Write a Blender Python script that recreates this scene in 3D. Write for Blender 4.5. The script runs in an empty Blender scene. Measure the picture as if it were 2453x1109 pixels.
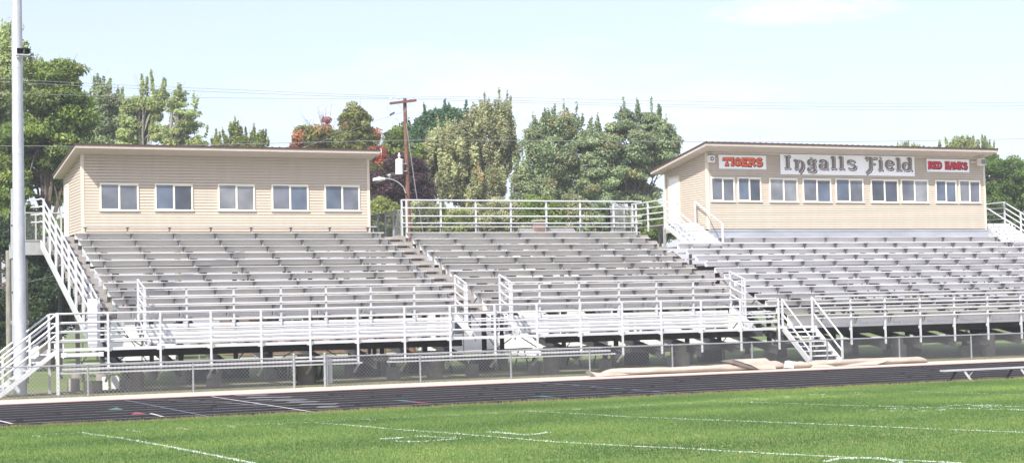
import bpy, math, random
import numpy as np
from mathutils import Vector, Matrix
R = math.radians
rnd = random.Random(7)
scene = bpy.context.scene
col = scene.collection

# ---------------------------------------------------------------- camera
W0, H0 = 2453.0, 1109.0
F, YAW, PIT, ROL, CX, CY, CZ = 4037.05, 0.4296605, 0.0486719, -0.0239090, -5.78997, -32.1564, 2.03387
fw = np.array([math.sin(YAW)*math.cos(PIT), math.cos(YAW)*math.cos(PIT), math.sin(PIT)])
r0 = np.array([math.cos(YAW), -math.sin(YAW), 0.0]); u0 = np.cross(r0, fw)
rv = r0*math.cos(ROL)+u0*math.sin(ROL); uv = -r0*math.sin(ROL)+u0*math.cos(ROL)
cam_d = bpy.data.cameras.new('camera'); cam = bpy.data.objects.new('camera', cam_d); col.objects.link(cam)
cam.matrix_world = Matrix(((rv[0], uv[0], -fw[0], CX), (rv[1], uv[1], -fw[1], CY), (rv[2], uv[2], -fw[2], CZ), (0, 0, 0, 1)))
cam_d.sensor_width = 36.0; cam_d.lens = F/W0*36.0; cam_d.clip_start = 0.5; cam_d.clip_end = 6000
scene.camera = cam
def ray(x, y):
    return fw+rv*((x-W0/2)/F)-uv*((y-H0/2)/F)
def at(x, y, Y):            # point of the place seen at pixel x,y on the upright plane at depth Y
    d = ray(x, y); t = (Y-CY)/d[1]; return CX+d[0]*t, CZ+d[2]*t
def atz(x, y, z=-0.05):     # point on level ground
    d = ray(x, y); t = (z-CZ)/d[2]; return CX+d[0]*t, CY+d[1]*t

# ---------------------------------------------------------------- world, sun, exposure
SUN = Vector((-1.05, -0.97, 1.47)).normalized()
world = bpy.data.worlds.new('World'); scene.world = world; world.use_nodes = True
nt = world.node_tree; bg = nt.nodes['Background']
sky = nt.nodes.new('ShaderNodeTexSky'); sky.sky_type = 'NISHITA'; sky.sun_disc = False
sky.sun_elevation = math.asin(SUN.z); sky.sun_rotation = math.atan2(SUN.x, SUN.y)
sky.air_density = 1.0; sky.dust_density = 2.0; sky.ozone_density = 1.0; sky.altitude = 100
tc = nt.nodes.new('ShaderNodeTexCoord'); mp = nt.nodes.new('ShaderNodeMapping'); mp.inputs['Scale'].default_value = (1.6, 1.6, 7)
cn = nt.nodes.new('ShaderNodeTexNoise'); cn.inputs['Scale'].default_value = 2.2; cn.inputs['Detail'].default_value = 7; cn.inputs['Roughness'].default_value = .62
cr = nt.nodes.new('ShaderNodeValToRGB'); cr.color_ramp.elements[0].position = .5; cr.color_ramp.elements[1].position = .78
cm = nt.nodes.new('ShaderNodeMixRGB'); cm.blend_type = 'MIX'; cm.inputs[2].default_value = (10.2, 9.6, 12.2, 1)
sc_ = nt.nodes.new('ShaderNodeMath'); sc_.operation = 'MULTIPLY'; sc_.inputs[1].default_value = .2
nt.links.new(tc.outputs['Generated'], mp.inputs[0]); nt.links.new(mp.outputs[0], cn.inputs['Vector'])
nt.links.new(cn.outputs['Fac'], cr.inputs[0]); nt.links.new(cr.outputs[0], sc_.inputs[0]); ad_ = nt.nodes.new('ShaderNodeMath'); ad_.operation = 'ADD'; ad_.inputs[1].default_value = .20
nt.links.new(sc_.outputs[0], ad_.inputs[0]); nt.links.new(ad_.outputs[0], cm.inputs[0])
nt.links.new(sky.outputs[0], cm.inputs[1])
# one faint white cloud high over the right booth
dc = ray(1935, 22); dc = dc/np.linalg.norm(dc); ax1 = np.cross(dc, [0, 0, 1]); ax1 /= np.linalg.norm(ax1); ax2 = np.cross(ax1, dc)
def vm(op, a, b=None):
    n = nt.nodes.new('ShaderNodeVectorMath'); n.operation = op; nt.links.new(a, n.inputs[0])
    if b is not None: n.inputs[1].default_value = b
    return n.outputs['Value'] if op == 'DOT_PRODUCT' else n.outputs[0]
def mt(op, a, b=None, c=None):
    n = nt.nodes.new('ShaderNodeMath'); n.operation = op
    for i, q in enumerate((a, b, c)):
        if q is None: continue
        if isinstance(q, (int, float)): n.inputs[i].default_value = q
        else: nt.links.new(q, n.inputs[i])
    return n.outputs[0]
dd = vm('SUBTRACT', tc.outputs['Generated'], tuple(dc))
qa = mt('DIVIDE', vm('DOT_PRODUCT', dd, tuple(ax1)), .066); qb = mt('DIVIDE', vm('DOT_PRODUCT', dd, tuple(ax2)), .0105)
fo = mt('SUBTRACT', 1.0, mt('SQRT', mt('ADD', mt('MULTIPLY', qa, qa), mt('MULTIPLY', qb, qb))))
m2 = nt.nodes.new('ShaderNodeMapping'); m2.inputs['Scale'].default_value = (34, 34, 120); nt.links.new(tc.outputs['Generated'], m2.inputs[0])
n2 = nt.nodes.new('ShaderNodeTexNoise'); n2.inputs['Scale'].default_value = 1.0; n2.inputs['Detail'].default_value = 6; n2.inputs['Roughness'].default_value = .6; nt.links.new(m2.outputs[0], n2.inputs['Vector'])
cf = nt.nodes.new('ShaderNodeMapRange'); cf.inputs[1].default_value = .25; cf.inputs[2].default_value = 1.3; cf.inputs[4].default_value = .5
nt.links.new(mt('MULTIPLY', mt('POWER', mt('MAXIMUM', fo, 0.0), .6), mt('MULTIPLY', mt('POWER', n2.outputs['Fac'], 2.2), 6.0)), cf.inputs[0])
c3_ = nt.nodes.new('ShaderNodeMixRGB'); c3_.inputs[2].default_value = (7.6, 7.4, 7.5, 1); nt.links.new(cf.outputs[0], c3_.inputs[0]); nt.links.new(cm.outputs[0], c3_.inputs[1])
nt.links.new(c3_.outputs[0], bg.inputs[0])
bg.inputs[1].default_value = 0.135
sl = bpy.data.lights.new('sun', 'SUN'); sl.energy = 5.0; sl.angle = R(0.55); sl.color = (1.0, .955, .88)
so = bpy.data.objects.new('sun', sl); col.objects.link(so); so.rotation_euler = SUN.to_track_quat('Z', 'Y').to_euler()
scene.view_settings.view_transform = 'Standard'; scene.view_settings.look = 'None'
scene.view_settings.gamma = 1.0; scene.view_settings.use_curve_mapping = False
scene.view_settings.exposure = 0.50
scene.render.engine = 'CYCLES'
scene.cycles.max_bounces = 6; scene.cycles.transparent_max_bounces = 6

# ---------------------------------------------------------------- helpers
class MB:
    def __init__(s): s.v = []; s.f = []
    def quad(s, a, b, c, d):
        n = len(s.v); s.v += [tuple(a), tuple(b), tuple(c), tuple(d)]; s.f.append((n, n+1, n+2, n+3)); return s
    def poly(s, pts):
        n = len(s.v); s.v += [tuple(p) for p in pts]; s.f.append(tuple(range(n, n+len(pts)))); return s
    def box(s, x0, x1, y0, y1, z0, z1):
        n = len(s.v)
        s.v += [(x0,y0,z0),(x1,y0,z0),(x1,y1,z0),(x0,y1,z0),(x0,y0,z1),(x1,y0,z1),(x1,y1,z1),(x0,y1,z1)]
        s.f += [(n,n+3,n+2,n+1),(n+4,n+5,n+6,n+7),(n,n+1,n+5,n+4),(n+1,n+2,n+6,n+5),(n+2,n+3,n+7,n+6),(n+3,n,n+4,n+7)]; return s
    def prism(s, prof, axis, a, b):     # closed profile extruded along an axis; prof in the two other axes, in order
        n = len(s.v); k = len(prof)
        for t in (a, b):
            for (p, q) in prof:
                s.v.append({'x': (t, p, q), 'y': (p, t, q), 'z': (p, q, t)}[axis])
        for i in range(k):
            j = (i+1) % k; s.f.append((n+i, n+j, n+k+j, n+k+i))
        s.f.append(tuple(range(n+k-1, n-1, -1))); s.f.append(tuple(range(n+k, n+2*k))); return s
    def tube(s, a, b, r, r2=None, n=6, caps=True):
        a = Vector(a); b = Vector(b); d = b-a
        if d.length < 1e-6: return s
        d.normalize(); u = d.cross(Vector((0, 0, 1)))
        if u.length < 1e-3: u = d.cross(Vector((1, 0, 0)))
        u.normalize(); w = d.cross(u); r2 = r if r2 is None else r2; m = len(s.v)
        for (c, rr) in ((a, r), (b, r2)):
            for i in range(n):
                t = 2*math.pi*(i+.5)/n; s.v.append(tuple(c+u*(rr*math.cos(t))+w*(rr*math.sin(t))))
        for i in range(n):
            j = (i+1) % n; s.f.append((m+i, m+j, m+n+j, m+n+i))
        if caps:                        # caps get vertices of their own, so smooth sides keep clean normals
            k = len(s.v); s.v += s.v[m:m+2*n]; s.f.append(tuple(range(k+n-1, k-1, -1))); s.f.append(tuple(range(k+n, k+2*n)))
        return s
    def path(s, pts, r, n=6):
        for a, b in zip(pts[:-1], pts[1:]): s.tube(a, b, r, n=n)
        return s
    def beam(s, a, b, w, h):            # rectangular bar from a to b, h upright, w sideways
        a = Vector(a); b = Vector(b); d = (b-a).normalized(); side = d.cross(Vector((0, 0, 1)))
        if side.length < 1e-3: side = Vector((1, 0, 0))
        side.normalize(); up = side.cross(d); m = len(s.v)
        for c in (a, b):
            for (i, j) in ((-1,-1),(1,-1),(1,1),(-1,1)): s.v.append(tuple(c+side*(i*w/2)+up*(j*h/2)))
        for i in range(4):
            j = (i+1) % 4; s.f.append((m+i, m+j, m+4+j, m+4+i))
        s.f += [(m+3,m+2,m+1,m),(m+4,m+5,m+6,m+7)]; return s
    def cyl(s, x, y, z0, z1, r, r2=None, n=20): return s.tube((x, y, z0), (x, y, z1), r, r2, n)
    def build(s, name, mat, parent=None, smooth=False, **kw):
        me = bpy.data.meshes.new(name); me.from_pydata(s.v, [], s.f); me.update()
        if smooth:
            for p in me.polygons: p.use_smooth = len(p.vertices) == 4
        me.materials.append(mat)
        o = bpy.data.objects.new(name, me); col.objects.link(o)
        if parent: attach(o, parent)
        tag(o, **kw); return o
def tag(o, label=None, cat=None, group=None, kind=None):
    if label: o['label'] = label
    if cat: o['category'] = cat
    if group: o['group'] = group
    if kind: o['kind'] = kind
    return o
def wloc(o):
    v = Vector(o.location); p = o.parent
    while p: v = v+Vector(p.location); p = p.parent
    return v
def attach(o, parent):                   # meshes are written in world coordinates; things have no rotation
    o.parent = parent; o.location = Vector(o.location)-wloc(parent)
def thing(name, label, cat, loc=(0, 0, 0), group=None):
    o = bpy.data.objects.new(name, None); col.objects.link(o); o.location = loc; o.empty_display_size = .3
    tag(o, label, cat, group); return o
def copy_part(o, dx=0, dy=0, dz=0, parent=None):
    c = o.copy(); col.objects.link(c); c.location = Vector(o.location)+Vector((dx, dy, dz)); c.parent = parent or o.parent
    return c

# ---------------------------------------------------------------- materials
def mat(name, rgb, rough=.6, metal=0, var=.12, scale=3.0, bump=0, bscale=None, stretch=(1,1,1), rgb2=None, spec=.4, fine=0):
    m = bpy.data.materials.new(name); m.use_nodes = True; t = m.node_tree; b = t.nodes['Principled BSDF']
    g = t.nodes.new('ShaderNodeNewGeometry'); mpn = t.nodes.new('ShaderNodeMapping'); mpn.inputs['Scale'].default_value = stretch
    t.links.new(g.outputs['Position'], mpn.inputs[0])
    n = t.nodes.new('ShaderNodeTexNoise'); n.inputs['Scale'].default_value = scale; n.inputs['Detail'].default_value = 6; n.inputs['Roughness'].default_value = .6
    t.links.new(mpn.outputs[0], n.inputs['Vector'])
    cr = t.nodes.new('ShaderNodeValToRGB'); cr.color_ramp.elements[0].position = .32; cr.color_ramp.elements[1].position = .68
    c1 = tuple(max(0, c*(1-var)) for c in rgb); c2 = rgb2 if rgb2 else tuple(min(1, c*(1+var)) for c in rgb)
    cr.color_ramp.elements[0].color = (*c1, 1); cr.color_ramp.elements[1].color = (*c2, 1)
    t.links.new(n.outputs['Fac'], cr.inputs[0]); out = cr.outputs[0]
    if fine:
        n3 = t.nodes.new('ShaderNodeTexNoise'); n3.inputs['Scale'].default_value = scale*12; n3.inputs['Detail'].default_value = 4
        t.links.new(mpn.outputs[0], n3.inputs['Vector'])
        mr = t.nodes.new('ShaderNodeMapRange'); mr.inputs[1].default_value = .3; mr.inputs[2].default_value = .7; mr.inputs[3].default_value = 1-fine; mr.inputs[4].default_value = 1+fine
        t.links.new(n3.outputs['Fac'], mr.inputs[0])
        mx = t.nodes.new('ShaderNodeMixRGB'); mx.blend_type = 'MULTIPLY'; mx.inputs[0].default_value = 1
        t.links.new(out, mx.inputs[1]); t.links.new(mr.outputs[0], mx.inputs[2]); out = mx.outputs[0]
    t.links.new(out, b.inputs['Base Color'])
    b.inputs['Roughness'].default_value = rough; b.inputs['Metallic'].default_value = metal; b.inputs['Specular IOR Level'].default_value = spec
    if bump:
        n2 = t.nodes.new('ShaderNodeTexNoise'); n2.inputs['Scale'].default_value = bscale or scale*6; n2.inputs['Detail'].default_value = 5
        t.links.new(mpn.outputs[0], n2.inputs['Vector'])
        bp = t.nodes.new('ShaderNodeBump'); bp.inputs['Strength'].default_value = bump; bp.inputs['Distance'].default_value = .02
        t.links.new(n2.outputs['Fac'], bp.inputs['Height']); t.links.new(bp.outputs[0], b.inputs['Normal'])
    return m
M = {}
M['alu']    = mat('aluminium_rail', (.62,.63,.65), .42, .25, .06, 2.2, stretch=(1,1,1))
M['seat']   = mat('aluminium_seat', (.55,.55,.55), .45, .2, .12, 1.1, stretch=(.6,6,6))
M['riser']  = mat('weathered_aluminium', (.76,.745,.73), .55, .12, .06, 1.4, stretch=(.7,3,6))
M['riserc'] = mat('bright_aluminium', (.90,.895,.95), .45, .1, .05, 1.4, stretch=(.7,3,6))
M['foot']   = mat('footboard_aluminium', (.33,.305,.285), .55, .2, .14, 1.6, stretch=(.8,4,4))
M['aisle']  = mat('dark_aisle_aluminium', (.36,.335,.315), .55, .15, .16, 2.2, stretch=(2,3,5))  # darker grey-brown tone than the risers behind the seats
M['seatc'] = mat('bright_aluminium_seat', (.74,.74,.77), .42, .2, .08, 1.1, stretch=(.6,6,6))
M['low'] = mat('dull_aluminium_plank', (.47,.47,.48), .5, .2, .12, 1.3, stretch=(.6,5,5))
M['bracket']= mat('galvanised_bracket', (.29,.295,.30), .6, .3, .15, 6)
M['fascia'] = mat('plank_aluminium', (.72,.72,.74), .42, .2, .06, 2, stretch=(.5,3,8))
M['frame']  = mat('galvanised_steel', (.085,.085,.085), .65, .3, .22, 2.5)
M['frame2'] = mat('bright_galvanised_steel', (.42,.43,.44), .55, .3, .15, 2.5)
M['siding'] = mat('beige_vinyl_siding', (.515,.445,.365), .6, 0, .045, 1.3, stretch=(2.5,2.5,.3))
M['trim']   = mat('cream_trim', (.66,.585,.48), .5, 0, .03, 2)
M['winframe'] = mat('cream_window_vinyl', (.76,.73,.61), .4, 0, .02, 2)
M['door']   = mat('white_door_paint', (.82,.80,.76), .45, 0, .03, 2)
M['roof']   = mat('brown_roof_metal', (.075,.045,.04), .5, .05, .15, 3)
M['soffit'] = mat('beige_soffit', (.48,.42,.355), .6, 0, .05, 3)
M['sheet']  = mat('grey_sheet_metal', (.46,.48,.53), .45, .35, .14, 1.3, stretch=(.5,1,1.4))
M['white']  = mat('white_paint', (.90,.90,.91), .5, 0, .02, 3)
M['offwhite'] = mat('off_white_enclosure', (.72,.70,.66), .5, 0, .04, 3)
M['black']  = mat('black_plastic', (.018,.018,.02), .5, 0, .2, 4)
M['gtan']   = mat('taupe_letter_paint', (.19,.145,.13), .5, 0, .05, 8)
M['gdark']  = mat('dark_letter_shadow', (.04,.03,.03), .6, 0, .05, 8)
M['orange'] = mat('orange_letter_paint', (.80,.13,.045), .5, 0, .08, 8)
M['maroon'] = mat('crimson_letter_paint', (.60,.025,.05), .5, 0, .08, 8)
M['ink']    = mat('black_letter_outline', (.04,.025,.03), .6, 0, .05, 8)
M['pole']   = mat('galvanised_pole', (.50,.52,.55), .45, .3, .12, 3.5, stretch=(1,1,.35), fine=.12)
M['fence']  = mat('galvanised_fence', (.33,.345,.36), .55, .4, .12, 8)
M['conc']   = mat('concrete', (.40,.36,.31), .85, 0, .16, 3, bump=.3)
M['concs']  = mat('stained_concrete', (.26,.24,.215), .9, 0, .22, 2.5, bump=.3)
M['wood']   = mat('creosote_wood_pole', (.17,.085,.058), .8, 0, .3, 5, stretch=(6,6,.6), bump=.4)
M['ceramic']= mat('brown_white_ceramic', (.6,.6,.58), .3, 0, .2, 9)
M['tarp']   = mat('beige_canvas', (.41,.35,.295), .85, 0, .2, 2.2, bump=.9, bscale=7, stretch=(.5,2,2), fine=.14)
M['tarpdark'] = mat('tarp_underside', (.13,.11,.10), .8, 0, .2, 3)
M['wire']   = mat('wire', (.30,.31,.32), .5, .3, .1, 2)
M['housew'] = mat('white_house_siding', (.74,.74,.73), .6, 0, .04, 2)
M['roofg']  = mat('grey_shingle', (.22,.21,.21), .85, 0, .2, 6)
M['brick']  = mat('brick', (.22,.15,.125), .85, 0, .25, 9)
M['steelgrn'] = mat('dark_painted_metal', (.035,.04,.04), .5, 0, .2, 6)
M['redmark'] = mat('red_track_paint', (.24,.055,.055), .7, 0, .3, 7)
M['greenmark'] = mat('green_track_paint', (.07,.165,.15), .7, 0, .3, 7)
M['bluemark'] = mat('blue_track_paint', (.13,.17,.25), .7, 0, .3, 7)
M['laneline'] = mat('worn_lane_paint', (.46,.42,.42), .7, 0, .3, 1.5)
M['scuff']  = mat('faded_white_paint', (.20,.20,.20), .7, 0, .5, 2.2, stretch=(1,5,1))
M['yardpaint'] = mat('chalky_field_paint', (.52,.58,.50), .9, 0, .12, 9)
M['treadw'] = mat('tread_aluminium', (.70,.70,.72), .42, .2, .06, 3)

def glass(name, rgb):
    m = bpy.data.materials.new(name); m.use_nodes = True; b = m.node_tree.nodes['Principled BSDF']
    t = m.node_tree; n = t.nodes.new('ShaderNodeTexNoise'); n.inputs['Scale'].default_value = 1.1; g = t.nodes.new('ShaderNodeNewGeometry')
    t.links.new(g.outputs['Position'], n.inputs['Vector'])
    cr = t.nodes.new('ShaderNodeValToRGB'); cr.color_ramp.elements[0].position = .35; cr.color_ramp.elements[1].position = .7
    cr.color_ramp.elements[0].color = (*[c*.7 for c in rgb], 1); cr.color_ramp.elements[1].color = (*[c*1.35 for c in rgb], 1)  # mottle paints vague interior reflections into the pane colour
    t.links.new(n.outputs['Fac'], cr.inputs[0]); t.links.new(cr.outputs[0], b.inputs['Base Color'])
    b.inputs['Roughness'].default_value = .06; b.inputs['Specular IOR Level'].default_value = .9; return m
M['glass3'] = glass('window_glass_dark', (.05,.06,.085)); M['glass4'] = glass('window_glass_pale', (.19,.20,.22))
M['glass'] = glass('window_glass', (.085,.11,.155)); M['glass2'] = glass('window_glass_grey', (.12,.13,.16))

def leafmat(name, trans=.35):
    m = bpy.data.materials.new(name); m.use_nodes = True; t = m.node_tree; b = t.nodes['Principled BSDF']
    a = t.nodes.new('ShaderNodeAttribute'); a.attribute_name = 'tint'
    b.inputs['Roughness'].default_value = .55; b.inputs['Specular IOR Level'].default_value = .35
    tr = t.nodes.new('ShaderNodeBsdfTranslucent'); mx = t.nodes.new('ShaderNodeMixShader'); mx.inputs[0].default_value = trans
    hs = t.nodes.new('ShaderNodeHueSaturation'); hs.inputs['Value'].default_value = 1.5; hs.inputs['Hue'].default_value = .49
    t.links.new(a.outputs['Color'], b.inputs['Base Color']); t.links.new(a.outputs['Color'], hs.inputs['Color']); t.links.new(hs.outputs[0], tr.inputs['Color'])
    t.links.new(b.outputs[0], mx.inputs[1]); t.links.new(tr.outputs[0], mx.inputs[2])
    t.links.new(mx.outputs[0], t.nodes['Material Output'].inputs['Surface']); return m
M['leaf'] = leafmat('leaves'); M['bark'] = mat('bark', (.13,.105,.085), .9, 0, .3, 4, stretch=(3,3,.7))
M['palebark'] = mat('pale_bark', (.25,.24,.21), .9, 0, .3, 4, stretch=(3,3,.7))

def grassmat(name, a, b, c, scale=1.0, bump=.6):
    m = bpy.data.materials.new(name); m.use_nodes = True; t = m.node_tree; pb = t.nodes['Principled BSDF']
    g = t.nodes.new('ShaderNodeNewGeometry')
    def noise(sc, st=(1,1,1), det=5, rot=0):
        mp = t.nodes.new('ShaderNodeMapping'); mp.inputs['Scale'].default_value = st; mp.inputs['Rotation'].default_value = (0,0,rot)
        t.links.new(g.outputs['Position'], mp.inputs[0])
        n = t.nodes.new('ShaderNodeTexNoise'); n.inputs['Scale'].default_value = sc; n.inputs['Detail'].default_value = det; n.inputs['Roughness'].default_value = .62
        t.links.new(mp.outputs[0], n.inputs['Vector']); return n.outputs['Fac']
    def ramp(f, p0, p1):
        r = t.nodes.new('ShaderNodeMapRange'); r.inputs[1].default_value = p0; r.inputs[2].default_value = p1; t.links.new(f, r.inputs[0]); return r.outputs[0]
    def mix(f, x, y, mode='MIX'):
        n = t.nodes.new('ShaderNodeMixRGB'); n.blend_type = mode
        if isinstance(f, (int, float)): n.inputs[0].default_value = f
        else: t.links.new(f, n.inputs[0])
        for i, q in ((1, x), (2, y)):
            if isinstance(q, tuple): n.inputs[i].default_value = (*q, 1)
            else: t.links.new(q, n.inputs[i])
        return n.outputs[0]
    c1 = mix(ramp(noise(.32*scale, (1,1.6,1)), .35, .66), a, b)
    c2 = mix(ramp(noise(1.7*scale, (1,1.5,1)), .42, .75), c1, c)
    fine = ramp(noise(26*scale, (1,.45,1), 4), .25, .75)
    fine2 = ramp(noise(7*scale, (1,.7,1), 4), .3, .7)
    c3 = mix(.55, c2, mix(fine, (.45,.45,.45), (1.5,1.5,1.4)), 'MULTIPLY')
    c4 = mix(.35, c3, mix(fine2, (.6,.6,.6), (1.35,1.35,1.3)), 'MULTIPLY')
    t.links.new(c4, pb.inputs['Base Color']); pb.inputs['Roughness'].default_value = .9; pb.inputs['Specular IOR Level'].default_value = .15
    bp = t.nodes.new('ShaderNodeBump'); bp.inputs['Strength'].default_value = bump; bp.inputs['Distance'].default_value = .04
    t.links.new(fine, bp.inputs['Height']); t.links.new(bp.outputs[0], pb.inputs['Normal']); return m
M['grass'] = grassmat('field_turf', (.098,.175,.045), (.155,.225,.068), (.23,.25,.085))
M['lawn']  = grassmat('rough_lawn', (.10,.17,.05), (.15,.21,.07), (.21,.20,.10), .6)
M['dirt']  = mat('dry_dirt', (.25,.19,.13), .95, 0, .3, 2.2, rgb2=(.14,.17,.07), fine=.3)
M['track'] = mat('black_track_rubber', (.0135,.0140,.0150), .95, 0, .2, .8, stretch=(.5,1,1), fine=.2, spec=.08)
M['apron'] = mat('pale_concrete_apron', (.50,.43,.365), .9, 0, .10, .7, stretch=(.5,2,1), fine=.14)
M['edge']  = mat('red_track_edge', (.30,.085,.07), .85, 0, .3, 4)
M['road']  = mat('far_pale_road', (.42,.39,.36), .9, 0, .1, .5)

# ---------------------------------------------------------------- the ground
def fz(y):
    if y >= 3.74: return -.05
    if y >= 0: return -.05*y/3.74
    if y > -28: return .01617*(-y)-.000577*y*y
    return 0.0
def onfield(x, y):
    z = 0.0
    for _ in range(12):
        X, Y = atz(x, y, z); z = fz(Y)
    return X, Y, z
def sheet(name, rows, x0, x1, m, nx=1, kind='structure', parent=None):
    mb = MB()
    for (ya, za), (yb, zb) in zip(rows[:-1], rows[1:]):
        for i in range(nx):
            a = x0+(x1-x0)*i/nx; b = x0+(x1-x0)*(i+1)/nx
            mb.quad((a, ya, za), (b, ya, za), (b, yb, zb), (a, yb, zb))
    return mb.build(name, m, parent, kind=None if parent else kind)
sheet('ground', [(-120, -.13), (900, -.13)], -500, 700, M['lawn'])
ys = [-50+i*1.5 for i in range(31)]+[-3.5, -2, -1, 0, 1.2, 2.5, 3.74]
field = sheet('football_field', [(y, fz(y)) for y in ys], -70, 110, M['grass'])
track = sheet('running_track', [(3.70, -.056), (14.50, -.056)], -70, 110, M['track'])
sheet('path', [(14.50, -.048), (17.35, -.048)], -70, 110, M['apron'])
sheet('dirt_strip', [(17.33, -.058), (19.7, -.075), (24, -.08)], -70, 110, M['dirt'])
sheet('lawn', [(23.8, -.085), (33, -.09), (56, -.085)], -90, 160, M['lawn'])
sheet('road', [(56, -.081), (61, -.081)], -200, 300, M['road'])
# red painted outer edge and lane lines
mb = MB(); mb.box(-70, 110, 14.28, 14.50, -.054, -.0505); mb.build('edge_line', M['edge'], track)
for i in range(10):
    y = 4.05+i*1.13; mb = MB(); x = -20.0
    while x < 60:
        L = rnd.uniform(.5, 4); w = .027+rnd.uniform(-.005, .005)
        mb.quad((x, y-w, -.0515), (x+L, y-w, -.0515), (x+L, y+w, -.0515), (x, y+w, -.0515)); x += L+rnd.choice([0, 0, .05, .15])
    mb.build('lane_line', M['laneline'], track)
def mark(name, m, pts, w, z=-.0500, taper=False):
    mb = MB(); P = [atz(x, y, z) for x, y in pts]
    for a, b in zip(P[:-1], P[1:]):
        d = Vector((b[0]-a[0], b[1]-a[1])); L = d.length; d.normalize(); n = Vector((-d.y, d.x)); k = max(1, int(L/.15)); 
        for i in range(k):
            p = Vector(a)+d*(L*i/k); q = Vector(a)+d*(L*(i+1)/k)
            w1 = w*(1-i/k if taper else 1)*rnd.uniform(.85, 1.1); w2 = w*(1-(i+1)/k if taper else 1)
            mb.quad((*(p-n*w1/2), z), (*(q-n*w2/2), z), (*(q+n*w2/2), z), (*(p+n*w1/2), z))
    return mb.build(name, m, track)
mark('crossing_line', M['bluemark'], [(298,957),(400,977),(512,999)], .05)
mark('crossing_line', M['scuff'], [(350,955),(540,963)], .06); mark('crossing_line', M['scuff'], [(540,963),(612,970)], .07)
mark('crossing_line', M['laneline'], [(507,949),(640,969),(765,988)], .07, z=-.0495)
for m_, P_ in (('greenmark', [(257,981),(296,980.5),(279,974.5)]), ('redmark', [(314,992),(353,991),(324,985.5)])):
    MB().poly([(*atz(x, y, -.05), -.05) for x, y in P_]).build('lane_arrow', M[m_], track)
mark('lane_arrow', M['greenmark'], [(612,968.5),(650,968.8)], .40, taper=True)
mark('lane_arrow', M['greenmark'], [(950,957.5),(1035,965.5)], .22, z=-.0497, taper=True)
mark('lane_arrow', M['redmark'], [(990,962),(1042,966.5)], .25, z=-.0492, taper=True)
mark('lane_arrow', M['greenmark'], [(1288,947.5),(1338,952)], .3, taper=True)
mark('crossing_line', M['laneline'], [(360,989),(390,997)], .08); mark('crossing_line', M['laneline'], [(-5,1006),(30,1014)], .08)
B = [(1287,915.2),(1328,918.4),(1371,921.5),(1416,925),(1464,929),(1512,932.5),(1565,936.5),(1615,940.5)]
for a, b in zip(B[:-1], B[1:]): mark('relay_mark', M['bluemark'], [a, (a[0]*.2+b[0]*.8, a[1]*.25+b[1]*.75)], .16, taper=True)
mark('relay_mark', M['redmark'], [(1618,940),(1646,942)], .16)
for (x, y, L) in [(565,946,75),(592,951.5,105),(655,957.5,80),(690,962,72),(720,967.5,88),(760,974,50),(612,957,40)]:
    mark('stencilled_number', M['scuff'], [(x, y), (x+L, y-L*.014)], .42, z=-.0487)
mark('stencilled_number', M['scuff'], [(930,988),(985,985)], .25, z=-.0487)

# chalk lines on the turf: ragged ribbons with painted blades of grass
def chalk(name, P, w=.11, gap=0.0, dens=100, h=.026):
    mb = MB()
    for a, b in zip(P[:-1], P[1:]):
        a = Vector(a[:2]); b = Vector(b[:2]); d = b-a; L = d.length
        if L < 1e-4: continue
        d.normalize(); n = Vector((-d.y, d.x)); k = max(1, int(L/.07)); run = 0
        for i in range(k):
            run = run*.75+rnd.gauss(0, .6)
            if gap and run > 1.2-2*gap+.6: continue
            p = a+d*(L*i/k); q = a+d*(L*(i+1)/k+.01); ww = w*rnd.uniform(.55, 1.15)/2; o = rnd.gauss(0, w*.10)
            z = fz(p.y)+.006; z2 = fz(q.y)+.006
            e = [p-n*(ww-o), q-n*(ww-o), q+n*(ww+o), p+n*(ww+o)]
            mb.quad((*e[0], z), (*e[1], z2), (*e[2], z2), (*e[3], z))
            for _ in range(int(dens*w*L/k+rnd.random())):
                c = p+n*rnd.gauss(o, w*.42)+d*rnd.random()*.07; t = rnd.random()*3.14; s = rnd.uniform(.008, .02)
                u = Vector((math.cos(t), math.sin(t)))*s; zz = fz(c.y); hh = h*rnd.uniform(.4, 1.1)
                mb.poly([(c.x-u.x, c.y-u.y, zz), (c.x+u.x, c.y+u.y, zz), (c.x+rnd.gauss(0,.01), c.y+rnd.gauss(0,.01), zz+hh)])
    return mb.build(name, M['yardpaint'], field)
S5 = 4.572
def px_line(pts): return [onfield(*p) for p in pts]
chalk('yard_line', px_line([(195,1036),(290,1049.5),(385,1066),(490,1086),(620,1112),(760,1140)]), .115)
chalk('yard_line', px_line([(755,1012),(820,1017),(960,1029),(1138,1042),(1325,1058),(1505,1068),(1640,1074),(1842,1086),(2101,1099),(2300,1109)]), .12)
chalk('yard_line', px_line([(1255,984),(1380,990.5),(1505,998),(1640,1003.5),(1971,1016),(2200,1026),(2453,1035.5),(2600,1041)]), .12, gap=.12)
chalk('yard_line', px_line([(1703,960),(1830,964.5),(2038,971),(2180,975),(2333,979),(2460,982.5)]), .12, gap=.15)
chalk('yard_line', px_line([(1945,932.5),(2050,934.5),(2170,936.5),(2300,941),(2470,946.5)]), .11, gap=.25)
chalk('sideline', px_line([(0,1048.5),(195,1036),(415,1024),(755,1010.5),(1020,996.5),(1255,984.5),(1480,974),(1703,961)]), .07, gap=.42, dens=80)
for k in range(-2, 20):
    if k % 5: 
        X = k*.9144
        chalk('hash_mark', [(X, -.12), (X, -.75)], .10, gap=.1, dens=80)
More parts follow.
